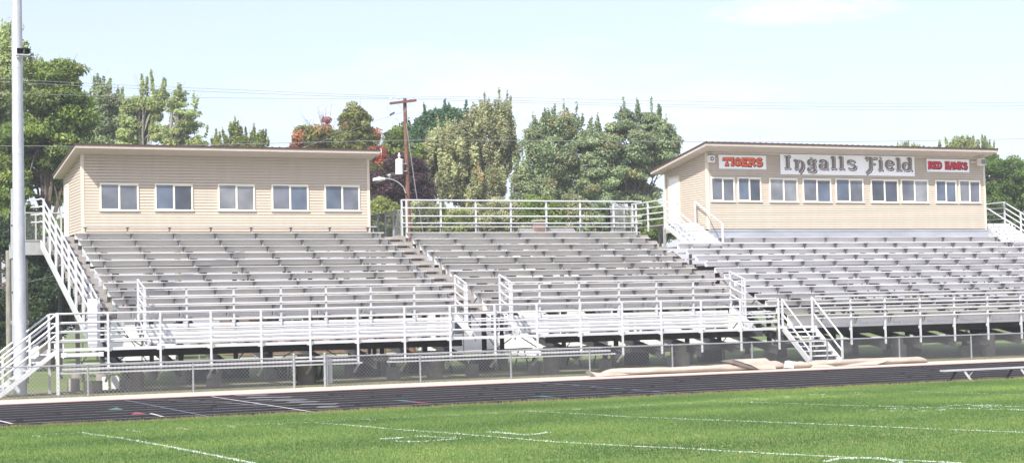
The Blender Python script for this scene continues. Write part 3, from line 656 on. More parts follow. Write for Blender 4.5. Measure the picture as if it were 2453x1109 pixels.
# ---------------------------------------------------------------- press booths
def booth(name, label, x0, x1, yf, yb, z0, ztf, sl, ov_f, ov_s, wins, door, lap=.112, zr=None, ov_r=.1):
    root = thing(name, label, 'press booth', (x0, yf, z0))
    # lapped siding, front
    mb = MB(); n = int((ztf-z0)/lap)+1
    for i in range(n):
        a = z0+i*lap; b = min(a+lap, ztf)
        c = a+.017; mb.quad((x0, yf-.016, c), (x1, yf-.016, c), (x1, yf-.004, b), (x0, yf-.004, b)); mb.quad((x0, yf+.03, c), (x1, yf+.03, c), (x1, yf-.016, c), (x0, yf-.016, c)); mb.quad((x0, yf+.03, a), (x1, yf+.03, a), (x1, yf+.03, c), (x0, yf+.03, c)); mb.quad((x0, yf-.004, a), (x1, yf-.004, a), (x1, yf+.03, a), (x0, yf+.03, a))
    mb.build('front_wall', M['siding'], root)
    for side, X, s in ((0, x0, -1), (1, x1, 1)):
        mb = MB(); zt = lambda y: ztf+.10+sl*(y-yf)
        for i in range(n+1):
            a = z0+i*lap; b = a+lap; ya = min(yb, yf+(a-ztf-.10)/sl); yb_ = min(yb, yf+(b-ztf-.10)/sl)
            if ya <= yf+.02: break
            yb_ = max(yb_, yf+.01)
            c = a+.017; P = [(X+s*.016, yf, c), (X+s*.016, ya, c), (X+s*.004, yb_, b), (X+s*.004, yf, b)]
            mb.poly(P if s > 0 else P[::-1]); mb.quad((X-s*.03, yf, c), (X-s*.03, ya, c), (X+s*.016, ya, c), (X+s*.016, yf, c)); mb.quad((X-s*.03, yf, a), (X-s*.03, ya, a), (X-s*.03, ya, c), (X-s*.03, yf, c)); mb.quad((X+s*.004, yf, a), (X+s*.004, ya, a), (X-s*.03, ya, a), (X-s*.03, yf, a))
        mb.build('side_wall', M['siding'], root)
    mb = MB(); mb.poly([(x0, yb, z0), (x0, yb, ztf+sl*(yb-yf)), (x1, yb, ztf+sl*(yb-yf)), (x1, yb, z0)]); mb.build('back_wall', M['siding'], root)
    mb = MB(); mb.box(x0+.05, x1-.05, yf+.05, yb-.05, z0+.0, z0+.04); mb.build('floor', M['frame'], root)
    for X in (x0, x1):
        mb = MB(); s = -1 if X == x0 else 1
        mb.box(min(X+s*.022, X-s*.09), max(X+s*.022, X-s*.09), yf-.026, yf-.015, z0-.01, ztf-.002)
        mb.box(min(X+s*.016, X+s*.026), max(X+s*.016, X+s*.026), yf-.014, yf+.09, z0-.01, ztf-.02); mb.build('corner_trim', M['trim'], root)
        mb = MB(); mb.box(min(X+s*.016, X+s*.026), max(X+s*.016, X+s*.026), yb-.09, yb+.01, z0-.01, ztf+sl*(yb-yf)); mb.build('corner_trim', M['trim'], root)
    mb = MB(); mb.box(x0+.1, x1-.1, yf-.03, yf-.0155, ztf-.05, ztf-.004); mb.build('frieze_trim', M['trim'], root)
    # roof
    ef, eb, ex0, ex1 = yf-ov_f, yb+.25, x0-ov_s, x1+ov_r; z = lambda y, o=0: zr+sl*(y-ef)+o
    rf = MB(); rf.prism([(ef, z(ef, -.16)), (ef, z(ef, -.045)), (eb, z(eb, -.045)), (eb, z(eb, -.16))], 'x', ex0, ex1); rf = rf.build('roof', M['soffit'], root)
    mb = MB(); mb.prism([(ef-.03, z(ef, -.05)), (ef-.03, z(ef, .01)), (eb+.03, z(eb, .01)), (eb+.03, z(eb, -.05)), (eb+.0, z(eb, -.043)), (ef, z(ef, -.043))], 'x', ex0-.03, ex1+.03); mb.build('roof_metal', M['roof'], rf)
    mb = MB(); x = ex0
    while x < ex1:      # standing ribs
        mb.prism([(ef-.025, z(ef, .008)), (ef-.025, z(ef, .035)), (eb, z(eb, .035)), (eb, z(eb, .008))], 'x', x, x+.04); x += .3
    mb.build('roof_ribs', M['roof'], rf)
    mb = MB(); mb.box(ex1+.032, ex1+.06, ef-.02, ef+.12, z(ef, -.12), z(ef, .03)); mb.build('gutter_end', M['white'], rf)
    for i, (l, t, r, b) in enumerate(wins):
        (xl, zt_), (xr, zb_) = at(l, t, yf), at(r, b, yf); zc = (at((l+r)/2, t, yf)[1], at((l+r)/2, b, yf)[1]); zt_, zb_ = zc
        w = .062; mb = MB(); y0, y1 = yf-.055, yf-.016
        mb.box(xl, xr, y0, y1, zt_-w, zt_); mb.box(xl-.02, xr+.02, y0-.02, y1, zb_-.02, zb_+w-.02)
        mb.box(xl, xl+w, y0, y1, zb_+w-.02, zt_-w); mb.box(xr-w, xr, y0, y1, zb_+w-.02, zt_-w)
        fr = mb.build('window', M['winframe'], root); xm = (xl+xr)/2
        mb = MB(); mb.box(xm-.035, xm+.035, y0+.004, y1, zb_+w-.02, zt_-w); mb.box(xl+w, xm-.036, y0+.012, y1, zb_+w-.02, zb_+w+.015); mb.box(xm+.036, xr-w, y0+.018, y1, zt_-w-.03, zt_-w); mb.build('sash', M['winframe'], fr)
        mb = MB(); mb.box(xl+w, xm-.036, y0+.022, y0+.03, zb_+w+.015, zt_-w-.001); mb.build('pane', M[('glass', 'glass2', 'glass3', 'glass', 'glass2', 'glass4')[(i*5+1) % 6]], fr)
        mb = MB(); mb.box(xm+.036, xr-w, y0+.028, y0+.036, zb_+w-.018, zt_-w-.031); mb.build('pane', M[('glass2', 'glass', 'glass4', 'glass3')[(i*3) % 4]], fr)
    ya, yb2, za, zb2 = door
    mb = MB(); mb.box(x0-.03, x0-.004, ya, yb2, za, zb2); dr = mb.build('door', M['door'], root)
    mb = MB(); mb.box(x0-.05, x0-.017, ya-.09, ya-.001, za, zb2+.09); mb.box(x0-.05, x0-.017, yb2+.001, yb2+.09, za, zb2+.09); mb.box(x0-.05, x0-.017, ya-.0005, yb2+.0005, zb2+.001, zb2+.09); mb.build('door_trim', M['trim'], root)
    mb = MB(); mb.tube((x0-.03, ya+.12, za+1.0), (x0-.09, ya+.12, za+1.0), .03, n=8); mb.build('handle', M['frame2'], dr)
    return root
w1 = [(238,439,332,505), (370,440,462,505), (521,441,610.5,505.5), (649.5,442,739,506), (776,443,862,506)]
booth('press_booth', 'long beige press booth with five windows and a brown edged roof, no signs', 5.86, 17.30, 32.0, 35.7, 5.46, 8.50, -.153, .95, .38, w1, (34.72, 35.5, 5.3, 7.42), zr=8.70, ov_r=.15)
w2 = [(1701,425,1760,483), (1765,425,1823.5,483), (1841,427,1911,484.5), (1921,428,1991,485), (1999.5,428,2068.5,485), (2084,430,2151.5,485.5), (2156,430,2223.6,485.8), (2238.6,432,2291.4,486), (2295,432,2348.5,486.5)]
b2 = booth('press_booth', 'beige press booth with nine windows carrying three white name signs', 31.96, 47.02, 30.0, 33.6, 5.45, 8.76, -.168, 1.0, .60, w2, (32.35, 33.2, 5.74, 7.86), lap=.10, zr=9.09, ov_r=-.03)
mb = MB(); mb.box(31.97, 47.1, 29.96, 30.0, 4.9, 5.43); mb.box(32.0, 47.1, 29.94, 29.955, 5.35, 5.40); mb.build('skirt_panel', M['sheet'], b2)
mb = MB(); mb.box(5.87, 17.3, 32.03, 32.06, 4.9, 5.455); mb.build('skirt_panel', M['frame'], bpy.data.objects['press_booth'])

# ---------------------------------------------------------------- signs and their lettering
def arc(cx, cy, rx, ry, a0, a1, n=9): return [(cx+rx*math.cos(R(a0+(a1-a0)*i/n)), cy+ry*math.sin(R(a0+(a1-a0)*i/n))) for i in range(n+1)]
UN = {  # strokes in a box u right, v down
 'I': [[(.5,.06),(.5,.94)], [(.12,.04),(.5,.09),(.88,.02)], [(.1,.97),(.5,.92),(.9,.97)]],
 'n': [[(.0,.12),(.16,.04),(.24,.12),(.24,.68)], [(.08,.74),(.24,.68),(.42,.74)], arc(.52,.38,.32,.30,-150,20)+[(.84,.55),(.72,.78),(.52,1.0)], [(.52,1.0),(.62,.88)]],
 'g': [arc(.45,.34,.30,.20,0,360,14), [(.75,.22),(.95,.14)], [(.72,.38),(.80,.62),(.62,.70),(.30,.66)], arc(.48,.83,.36,.15,-60,220,12), [(.42,.0),(.5,.05)]],
 'a': [arc(.48,.30,.34,.26,-170,0)+[(.80,.80),(.98,.95)], arc(.42,.70,.34,.22,-20,-340,12)],
 'l': [[(.15,.10),(.5,.02),(.5,.92)], [(.18,.97),(.5,.92),(.92,.97)]],
 's': [arc(.5,.26,.34,.22,-20,-190,9)+arc(.5,.70,.38,.24,-80,150,10)],
 'F': [[(.02,.12),(.12,.03),(.38,.03)], [(.38,.03),(.38,.70)], [(.38,.70),(.28,.84),(.04,1.0)], [(.38,.05),(.62,.08),(.88,.03)], [(.40,.42),(.70,.40)]],
 'i': [[(.15,.30),(.5,.24),(.5,.9)], [(.1,.96),(.5,.9),(.95,.96)], [(.42,.02),(.58,.08)]],
 'e': [[(.20,.50),(.84,.40)], arc(.5,.50,.38,.40,-15,-325,14)],
 'd': [arc(.40,.66,.34,.30,0,360,14), [(.50,.06),(.78,.0),(.78,.86),(.98,.96)]],
}
BL = {
 'T': [[(.05,.12),(.95,.12)], [(.5,.12),(.5,.88)], [(.3,.92),(.7,.92)], [(.08,.12),(.06,.30)], [(.92,.12),(.94,.30)]],
 'I': [[(.5,.1),(.5,.9)], [(.15,.1),(.85,.1)], [(.15,.9),(.85,.9)]],
 'G': [arc(.5,.5,.36,.38,-40,-320,12), [(.55,.55),(.88,.55),(.86,.86)]],
 'E': [[(.22,.1),(.22,.9)], [(.08,.1),(.88,.1),(.9,.24)], [(.22,.5),(.68,.5)], [(.08,.9),(.9,.9),(.92,.74)]],
 'R': [[(.2,.1),(.2,.92)], [(.05,.1),(.5,.1)]+arc(.55,.29,.27,.19,-90,90,8)+[(.2,.5)], [(.5,.5),(.88,.94)], [(.05,.93),(.36,.93)]],
 'S': [arc(.5,.29,.34,.2,-25,-210,9)+arc(.5,.70,.36,.22,-70,150,10)],
 'D': [[(.2,.1),(.2,.9)], [(.05,.1),(.42,.1)]+arc(.45,.5,.40,.4,-90,90,10)+[(.05,.9)]],
 'H': [[(.2,.06),(.2,.94)], [(.8,.06),(.8,.94)], [(.2,.5),(.8,.5)], [(.05,.08),(.36,.08)], [(.64,.08),(.95,.08)], [(.05,.92),(.36,.92)], [(.64,.92),(.95,.92)]],
 'A': [[(.12,.94),(.5,.06),(.88,.94)], [(.28,.62),(.72,.62)], [(.0,.93),(.28,.93)], [(.72,.93),(1,.93)]],
 'W': [[(.03,.06),(.28,.92),(.5,.2),(.72,.92),(.97,.06)], [(.0,.08),(.2,.08)], [(.8,.08),(1,.08)]],
 'K': [[(.2,.06),(.2,.94)], [(.88,.07),(.24,.54)], [(.42,.42),(.9,.93)], [(.05,.08),(.36,.08)], [(.05,.92),(.36,.92)]],
}
def strokes(mb, gl, box, T, hw, nib, yl, off=(0, 0), grow=0.0):
    # box in sign units; T maps (s,t)->(x,z); hw in metres; nib: angle or None
    l, t, r, b = box
    for st_ in gl:
        P = [T(l+(r-l)*u+off[0], t+(b-t)*v+off[1]) for u, v in st_]
        for (a, c) in zip(P[:-1], P[1:]):
            dx, dz_ = c[0]-a[0], c[1]-a[1]; L = math.hypot(dx, dz_)
            if L < 1e-5: continue
            dx /= L; dz_ /= L; h = hw
            if nib is not None: h = max(hw*.34, hw*abs(math.cos(nib)*dz_-math.sin(nib)*dx))
            h += grow; yl[0] -= .00004
            e = h*.35+grow*.5; a2 = (a[0]-dx*e, a[1]-dz_*e); c2 = (c[0]+dx*e, c[1]+dz_*e); y = yl[0]
            mb.quad((a2[0]-dz_*h, y, a2[1]+dx*h), (a2[0]+dz_*h, y, a2[1]-dx*h), (c2[0]+dz_*h, y, c2[1]-dx*h), (c2[0]-dz_*h, y, c2[1]+dx*h))
def split_words(ws):
    out = [[ws[0]]]
    for a, b in zip(ws[:-1], ws[1:]):
        if b[1][0]-a[1][2] > 40 or (len(ws) == 8 and a[0] == 'D'): out.append([])
        out[-1].append(b)
    return out
def sign(name, label, corners, words, glyphs, hw, nib, layers, y):
    (l, tl), (r, tr), bl, br = corners     # zoom px of the face corners
    Z = lambda zx, zy: at(1680+zx/3.407, 350+zy/3.407, y)
    A, Bc = Z(l, (tl)), Z(r, tr); zb = (Z(l, bl)[1]+Z(r, br)[1])/2; zt = (A[1]+Bc[1])/2; x0, x1 = A[0], Bc[0]
    root = thing(name, label, 'sign', ((x0+x1)/2, y, (zb+zt)/2))
    mb = MB(); mb.box(x0, x1, y, y+.025, zb, zt); mb.build('board', M['white'], root)
    mb = MB(); 
    for q in ((x0, x0+.015, zb, zt), (x1-.015, x1, zb, zt), (x0+.015, x1-.015, zt-.015, zt), (x0+.015, x1-.015, zb, zb+.015)): mb.box(q[0], q[1], y-.004, y-.0005, q[2], q[3])
    mb.build('edge_trim', M['offwhite'], root)
    def T(zx, zy):
        s = (zx-l)/(r-l); top = tl+(tr-tl)*s; bot = bl+(br-bl)*s
        return x0+(x1-x0)*s, zt-(zt-zb)*(zy-top)/(bot-top)
    yl = [y-.003]
    for (nm, m, off, grow) in layers:
        mb = MB(); yl[0] -= .002
        for wd in split_words(words):
            mb = MB()
            for ch, bx in wd: strokes(mb, glyphs[ch], bx, T, hw, nib, yl, off, grow)
            mb.build(nm, M[m], root)
    return root
ysg = 29.945
sign('sign', 'long white centre sign on the booth with large taupe uncial letters', ((642,65), (1738,85), 232, 247),
     [('I',(668,80,722,186)), ('n',(748,112,830,214)), ('g',(852,98,924,214)), ('a',(948,112,1016,192)), ('l',(1036,88,1088,188)), ('l',(1100,88,1152,190)), ('s',(1172,114,1246,194)),
      ('F',(1326,92,1432,220)), ('i',(1428,92,1468,200)), ('e',(1488,110,1562,198)), ('l',(1570,98,1624,200)), ('d',(1632,98,1712,202))], UN, .078, R(-8),
     [('lettering_shadow', 'gdark', (7, 7), .02), ('lettering_edge', 'white', (0, 0), .018), ('lettering', 'gtan', (-.5, -.5), .0)], ysg)
T_ = [(c, (a, 94+i*1.2, b, 158+i*1.5)) for i, (c, a, b) in enumerate((('T',174,234), ('I',236,262), ('G',264,322), ('E',324,378), ('R',380,440), ('S',442,496)))]
sign('sign', 'small white sign left of the long one with orange block letters', ((140,70), (528,80), 186, 192), T_, BL, .040, None, [('lettering_outline', 'ink', (2.5, 3), .030), ('lettering', 'orange', (0, 0), .006)], ysg)
R_ = [(c, (1848+i*37, 127+i, 1848+i*37+35, 184+i)) for i, c in enumerate('RED')]+[(c, (1984+i*37, 129+i, 1984+i*37+(38 if c == 'W' else 35), 186+i)) for i, c in enumerate('HAWKS')]
sign('sign', 'small white sign right of the long one with crimson block letters', ((1838,105), (2185,110), 212, 216), R_, BL, .034, None, [('lettering_outline', 'ink', (2, 2.5), .028), ('lettering', 'maroon', (0, 0), .004)], ysg)
# loudspeaker and corner floodlight
(xa_, za_), (xb_, zb_) = at(1698.4, 372, 29.8), at(1712.8, 389.4, 29.8)
r_ = thing('loudspeaker', 'small square off-white loudspeaker on the booth wall left of the orange lettered sign', 'loudspeaker', (xa_, 29.85, zb_))
MB().box(xa_, xb_, 29.80, 29.96, zb_, za_).build('housing', M['offwhite'], r_)
mb = MB(); cx_, cz_ = (xa_+xb_)/2, (za_+zb_)/2
for a, b in ((.10, .0),): mb.tube((cx_, 29.797, cz_), (cx_, 29.79, cz_), .085, .085, 16)
mb.build('horn_mouth', M['frame'], r_); MB().tube((cx_, 29.788, cz_), (cx_, 29.75, cz_), .04, .02, 12).build('phase_plug', M['white'], r_)
(xa_, za_), (xb_, zb_) = at(2346, 380, 29.6), at(2358, 397, 29.6)
r_ = thing('floodlight', 'boxy cream floodlight at the top right corner of the signed booth', 'floodlight', (xa_, 29.7, zb_))
mb = MB(); mb.prism([(29.50, zb_+.04), (29.50, za_-.02), (29.72, za_), (29.78, za_-.06), (29.78, zb_)], 'x', xa_, xb_); mb.build('housing', M['winframe'], r_)
MB().box(xa_+.02, xb_-.02, 29.49, 29.497, zb_+.06, za_-.05).build('lens', M['glass2'], r_)
mb = MB(); mb.tube((xa_+.08, 29.76, (za_+zb_)/2), (xa_-.2, 29.97, (za_+zb_)/2+.02), .02, n=6); mb.build('arm', M['offwhite'], r_)

# stairs up to the signed booth, one at each end
def booth_stairs(label, x0, x1, mirror):
    ya, za, yb, zb = 28.55, 4.62, 30.75, 5.72; n = 6
    root = thing('booth_stairs', label, 'stairs', ((x0+x1)/2, ya, za)); h = (zb-za)/n; w = (yb-ya)/n
    for i in range(n):
        y = ya+w*i; z = za+h*(i+1); mb = MB(); mb.box(x0, x1, y-.03, y+w, z-.035, z); mb.build('tread', M['treadw'], root)
        mb = MB(); mb.box(x0, x1, y, y+.015, z-h+.045, z-.036); mb.build('riser', M['riserc'], root)
    mb = MB(); mb.box(x0, x1, yb+.005, 33.9, zb-.05, zb+.0); mb.build('landing', M['foot'], root)
    mb = MB()
    for x in (x0+.1, x1-.1): mb.box(x-.05, x+.05, 33.6, 33.7, -.1, zb-.05); mb.box(x-.05, x+.05, 31.0, 31.1, 3.0, zb-.05)
    mb.build('column', M['frame2'], root)
    for x in (x0-.05, x1+.03):
        inner = (x > (x0+x1)/2) != mirror
        hs = (.92,) if inner else (.98, .72, .46, .20)
        hr = MB()
        for q in hs: 
            hr.tube((x, ya+.0, za+.05+q), (x, yb, zb+.05+q), .03, n=8)
            if not inner: hr.tube((x, yb, zb+.05+q), (x, 33.6, zb+.05+q), .03, n=8)
        hr = hr.build('handrail', M['alu'], root, smooth=True)
        for y in ((ya+.02, yb) if inner else (ya+.02, (ya+yb)/2, yb, 32.2, 33.6)):
            z = za+(zb-za)*min(1, (y-ya)/(yb-ya)); mb = MB(); mb.box(x-.032, x+.032, y-.032, y+.032, z-.25, z+hs[0]+.08); mb.build('post', M['alu'], hr)
        mb = MB(); mb.beam((x, ya, za-.02), (x, yb, zb-.04), .045, .2); mb.build('stringer', M['alu'], root)
    return root
booth_stairs('white stairs with pipe rails climbing to the side door of the signed booth', 30.3, 31.75, False)
booth_stairs('stairs with pipe rails at the right hand end of the signed booth', 47.35, 48.75, True)
rg2 = thing('corner_guardrail', 'short four rail guard piece standing at the right edge of the top walkway', 'guardrail', (49, 29.4, 4.9))
for h in (5.98, 5.72, 5.46, 5.2): mb = MB(); mb.tube((49.3, 29.5, h), (54, 29.5, h), .03, n=8); mb.build('rail', M['alu'], rg2, smooth=True)
for x in (49.3, 49.9, 51.2, 52.8): post(rg2, x, 29.55, 4.6, 6.0, .06)

# ---------------------------------------------------------------- light pole at the left, utility pole, wires
PX, PY = 1.83, 20.16
lp = thing('light_pole', 'tall thick galvanised light pole standing at the left end of the stands', 'light pole', (PX, PY, -.06))
mb = MB(); zs = [-.06, 3.4, 7.2, 9.8, 13.0, 18.0]
for a, b in zip(zs[:-1], zs[1:]): mb.tube((PX, PY, a), (PX, PY, b-.0), .198-.0036*a, .198-.0036*b-.004, n=28)
mb.build('shaft', M['pole'], lp, smooth=True)
mb = MB(); mb.cyl(PX, PY, -.1, -.03, .30, .30, 28); mb.build('base_plate', M['conc'], lp, smooth=True)
(hx0, hz1), (hx1, hz0) = at(39, 117, PY-.3), at(71, 131, PY-.3)
for a, b in ((hx0-.0, hx0+(hx1-hx0)*.52), (hx0+(hx1-hx0)*.56, hx1)):
    mb = MB(); y0, y1 = PY-.42, PY-.22; zc = (hz0+hz1)/2; xc = (a+b)/2
    for (p, q, c, d) in (((a, hz0), (b, hz0), (xc+.04, zc-.04), (xc-.04, zc-.04)), ((b, hz0), (b, hz1), (xc+.04, zc+.04), (xc+.04, zc-.04)), ((b, hz1), (a, hz1), (xc-.04, zc+.04), (xc+.04, zc+.04)), ((a, hz1), (a, hz0), (xc-.04, zc-.04), (xc-.04, zc+.04))):
        mb.quad((p[0], y0, p[1]), (q[0], y0, q[1]), (c[0], y1, c[1]), (d[0], y1, d[1]))
    mb.box(xc-.05, xc+.05, y1, y1+.1, zc-.05, zc+.05); mb.build('horn_speaker', M['steelgrn'], lp)
mb = MB(); mb.box(hx0-.02, hx1-.02, PY-.43, PY-.20, hz0-.05, hz0-.02); mb.build('speaker_bracket', M['pole'], lp)
zr_ = at(30, 772, PY)[1]
for s in (-1, 1):
    mb = MB(); c = Vector((PX+s*.215, PY, zr_)); pts = [(c.x+.045*math.cos(t*.7854), PY, c.z+.05*math.sin(t*.7854)) for t in range(9)]; mb.path(pts, .012, 6); mb.build('lifting_lug', M['pole'], lp)
cd_ = thing('conduit', 'thin grey conduit riser with straps beside the tall light pole', 'conduit', (at(34, 800, 20.5)[0], 20.5, 2)); xq = at(33, 700, 20.5)[0]; z1 = at(33, 452, 20.5)[1]
mb = MB(); mb.box(xq-.055, xq+.055, 20.45, 20.55, 1.5, z1); mb.build('pipe', M['pole'], cd_)
for y in (540, 620, 700): z = at(33, y, 20.5)[1]; mb = MB(); mb.box(xq-.08, xq+.12, 20.43, 20.448, z-.02, z+.02); mb.build('strap', M['frame'], cd_)
mb = MB(); mb.tube((xq, 20.5, 1.5), (xq+.1, 20.35, -.05), .03, n=6); mb.build('sweep', M['pole'], cd_)
YU = 48.0
(ux, uz) = at(969.5, 236, YU); (lx_, lz_) = at(979, 545, YU)
up = thing('utility_pole', 'brown wooden utility pole with crossarm between the two booths', 'utility pole', (lx_+.1, YU, -.09))
base = Vector((lx_+(lx_-ux)*(lz_+.09)/(uz-lz_), YU, -.09)); top = Vector((ux, YU, uz))
mb = MB(); mb.tube(base, top, .18, .092, n=16); mb.build('pole', M['wood'], up, smooth=True)
P2 = lambda x, y, Y=YU: Vector((at(x, y, Y)[0], Y, at(x, y, Y)[1]))
mb = MB(); a, b = P2(934, 248.5, YU-.16), P2(997, 241, YU-.16); mb.beam(a, b, .10, .13); ca = mb.build('crossarm', M['wood'], up)
for x, y in ((936.5, 243), (954, 241), (991.5, 237)):
    c = P2(x, y, YU-.16); mb = MB(); mb.tube(c, c+Vector((0, 0, .12)), .015, n=6); mb.tube(c+Vector((0, 0, .10)), c+Vector((0, 0, .15)), .075, .055, n=10); mb.tube(c+Vector((0, 0, .15)), c+Vector((0, 0, .21)), .045, .03, n=10); mb.build('insulator', M['ceramic'], ca)
mb = MB(); mb.tube(P2(952, 248, YU-.24), P2(968, 268, YU-.24), .014, n=4); mb.tube(P2(984, 246, YU-.24), P2(969, 268, YU-.24), .014, n=4); mb.build('arm_brace', M['frame2'], up)
c0, c1 = P2(956.5, 418, YU-.2), P2(956.5, 384, YU-.2)
mb = MB(); mb.tube(c0, c1, .20, .20, 20); mb.tube(c1, c1+Vector((0, 0, .05)), .215, .18, 20); tr = mb.build('transformer', M['offwhite'], up, smooth=True)
mb = MB(); t1 = c1+Vector((0, 0, .05)); mb.tube(t1, t1+Vector((0, 0, .14)), .07, .05, 10); mb.tube(t1+Vector((0, 0, .14)), t1+Vector((0, 0, .22)), .085, .07, 10); mb.tube(t1+Vector((0, 0, .22)), t1+Vector((0, 0, .34)), .05, .03, 10); mb.build('bushing', M['ceramic'], tr)
mb = MB(); mb.box(c0.x+.18, c0.x+.42, YU-.2, YU-.1, c0.z+.15, c0.z+.2); mb.box(c0.x+.18, c0.x+.42, YU-.2, YU-.1, c1.z-.2, c1.z-.15); mb.build('hanger', M['frame2'], tr)
arm = [P2(972, 463, YU-.3), P2(966, 448, YU-.3), P2(955, 438, YU-.3), P2(942, 431, YU-.3), P2(930, 428.5, YU-.3), P2(918, 428, YU-.3)]
mb = MB(); mb.path(arm, .032, 8); la = mb.build('lamp_arm', M['frame2'], up, smooth=True)
a, b = P2(922, 429, YU-.3), P2(894, 431, YU-.3)
mb = MB(); mb.tube(a, (a+b)/2, .07, .13, 12); mb.tube((a+b)/2, b, .13, .08, 12); mb.build('lamp_head', M['offwhite'], la, smooth=True)
m_ = (a*.35+b*.65); mb = MB(); mb.tube(m_-Vector((0, 0, .06)), m_-Vector((0, 0, .17)), .12, .06, 12); mb.build('lamp_lens', M['glass2'], la, smooth=True)
mb = MB(); mb.path([P2(934, 276), P2(945, 270)], .05, 8); mb.path([P2(957, 295), P2(957, 306)], .035, 6); mb.path([P2(938, 248), P2(930, 250), P2(927, 262), P2(938, 270)], .007, 3); mb.path([P2(945, 285), P2(950, 284), P2(956, 295)], .007, 3); mb.build('cutout_fuse', M['frame'], up)
def wire(label, pts, Y=YU, r=.009, name='overhead_wire', Y2=None):
    P = []; n = len(pts)
    for i in range(n-1):           # Catmull-Rom through the measured points
        p0 = pts[max(i-1, 0)]; p1 = pts[i]; p2 = pts[i+1]; p3 = pts[min(i+2, n-1)]
        for s in range(5):
            t = s/5; q = [.5*((2*p1[k])+(-p0[k]+p2[k])*t+(2*p0[k]-5*p1[k]+4*p2[k]-p3[k])*t*t+(-p0[k]+3*p1[k]-3*p2[k]+p3[k])*t**3) for k in (0, 1)]
            P.append(q)
    P.append(pts[-1]); V = []
    for i, q in enumerate(P):
        yy = Y if Y2 is None else Y+(Y2-Y)*i/(len(P)-1); V.append(P2(q[0], q[1], yy))
    mb = MB(); mb.path(V, r, 5); return mb.build(name, M['wire'], label=label, cat='wire')
wire('highest overhead wire over the left tree, passing above the pole crossarm', [(-300,176),(0,189.5),(310,205),(620,218),(830,227),(993,231.5),(1220,234),(1500,240.5),(1800,246),(2100,248.5),(2453,246),(2700,243)])
wire('second overhead wire from the top, just under the highest one', [(-300,183),(0,196.5),(310,212),(620,224.5),(800,231),(955,235),(1220,241),(1500,249),(1800,254),(2100,256),(2453,254)], YU-.16, .010)
wire('third overhead wire crossing the light pole below the topmost pair', [(-300,214),(0,223.5),(310,232),(620,236),(780,236.5),(937,237.5),(1220,245.5),(1500,254),(1800,260),(2100,263),(2453,262)], YU-.16)
wire('thick lower cable level with the booth roofs', [(-300,352),(0,350),(300,351),(636,344),(975,336.5),(1220,337),(1500,339),(1800,340.5),(2100,339),(2453,333)], YU-.25, .013, 'overhead_cable')
wire('pale guy wire slanting down to the right of the utility pole', [(973,296),(985,380),(998,470),(1012,548),(1040,700)], YU-.2, .022, 'guy_wire')
wire('slack service wire climbing from the red tree to the top of the pole', [(700,362),(830,318),(900,290),(968,268)], YU-.3, .009, 'service_wire')
wire('low wire behind the light pole, in front of the dark maple', [(-60,702),(0,691),(64,676),(128,661)], 40, .010)
wire('short wire at the left edge above the low one', [(-60,515),(0,514),(36,513)], 40, .010)

# ---------------------------------------------------------------- chain link fence, gate
YC = 17.0; fx = lambda px, y: at(px, y, YC)[0]
fl = thing('chain_link_fence', 'long low chain link fence between the track and the stands, right of the gate', 'fence', (fx(778,860), YC, -.05))
fl2 = thing('chain_link_fence', 'low chain link fence left of the open gate', 'fence', (3, YC, -.05))
gL, gR = fx(704, 860), fx(778, 855); ft = .865
def fence(root, x0, x1, xs):
    mb = MB(); mb.tube((x0, YC, ft), (x1, YC, ft), .024, n=8); mb.build('top_rail', M['fence'], root, smooth=True)
    for x in xs:
        mb = MB(); mb.cyl(x, YC+.035, -.1, ft-.0, .030, .030, 10); mb.cyl(x, YC+.035, ft, ft+.03, .036, .02, 10); mb.build('fence_post', M['fence'], root, smooth=True)
    mesh_panel(root, (x0, YC-.03, 0), (x1, YC-.03, 0), -.03, ft-.01, .115, .0037)
pr = [fx(x, y) for x, y in ((1007,845),(1224,834),(1413,830),(1611,823),(1802,816),(1982,810),(2155,804),(2327,799))]
pr += [pr[-1]+3.0*i for i in range(1, 6)]
fence(fl, gR, 52, pr); fence(fl2, -14, gL, [fx(463, 860), fx(211, 867), fx(211, 867)-3, fx(211, 867)-6, fx(211, 867)-9])
for root, x in ((fl, gR), (fl2, gL)):
    mb = MB(); mb.cyl(x, YC, -.1, ft+.09, .042, .042, 12); mb.cyl(x, YC, ft+.09, ft+.13, .05, .02, 12); mb.build('gate_post', M['fence'], root, smooth=True)
gt = thing('gate', 'narrow chain link gate leaf standing open beside its post', 'gate', (gR, YC, 0)); A = Vector((gR+.07, YC, 0)); Bq = Vector((gR+.42, YC+.62, 0))
mb = MB()
for z in (.04, ft-.02): mb.tube((A.x, A.y, z), (Bq.x, Bq.y, z), .022, n=6)
for q in (A, Bq): mb.tube((q.x, q.y, .02), (q.x, q.y, ft), .022, n=6)
mb.build('gate_frame', M['fence'], gt); mesh_panel(gt, A, Bq, .05, ft-.03, .07, .004)
for z in (.2, .7): mb = MB(); mb.tube((gR, YC, z-.03), (gR, YC, z+.03), .055, n=10); mb.build('hinge', M['fence'], gt)
# far fence behind the stands
ff = thing('back_fence', 'low chain link fence along the far side of the lawn behind the stands', 'fence', (0, 55, 0))
mb = MB(); mb.tube((-20, 55, 1.1), (110, 55, 1.1), .03, n=5); mb.build('top_rail', M['fence'], ff)
mb = MB()
for i in range(44): mb.cyl(-20+3*i, 55, -.1, 1.12, .035, .035, 6)
mb.build('post', M['fence'], ff, kind=None)

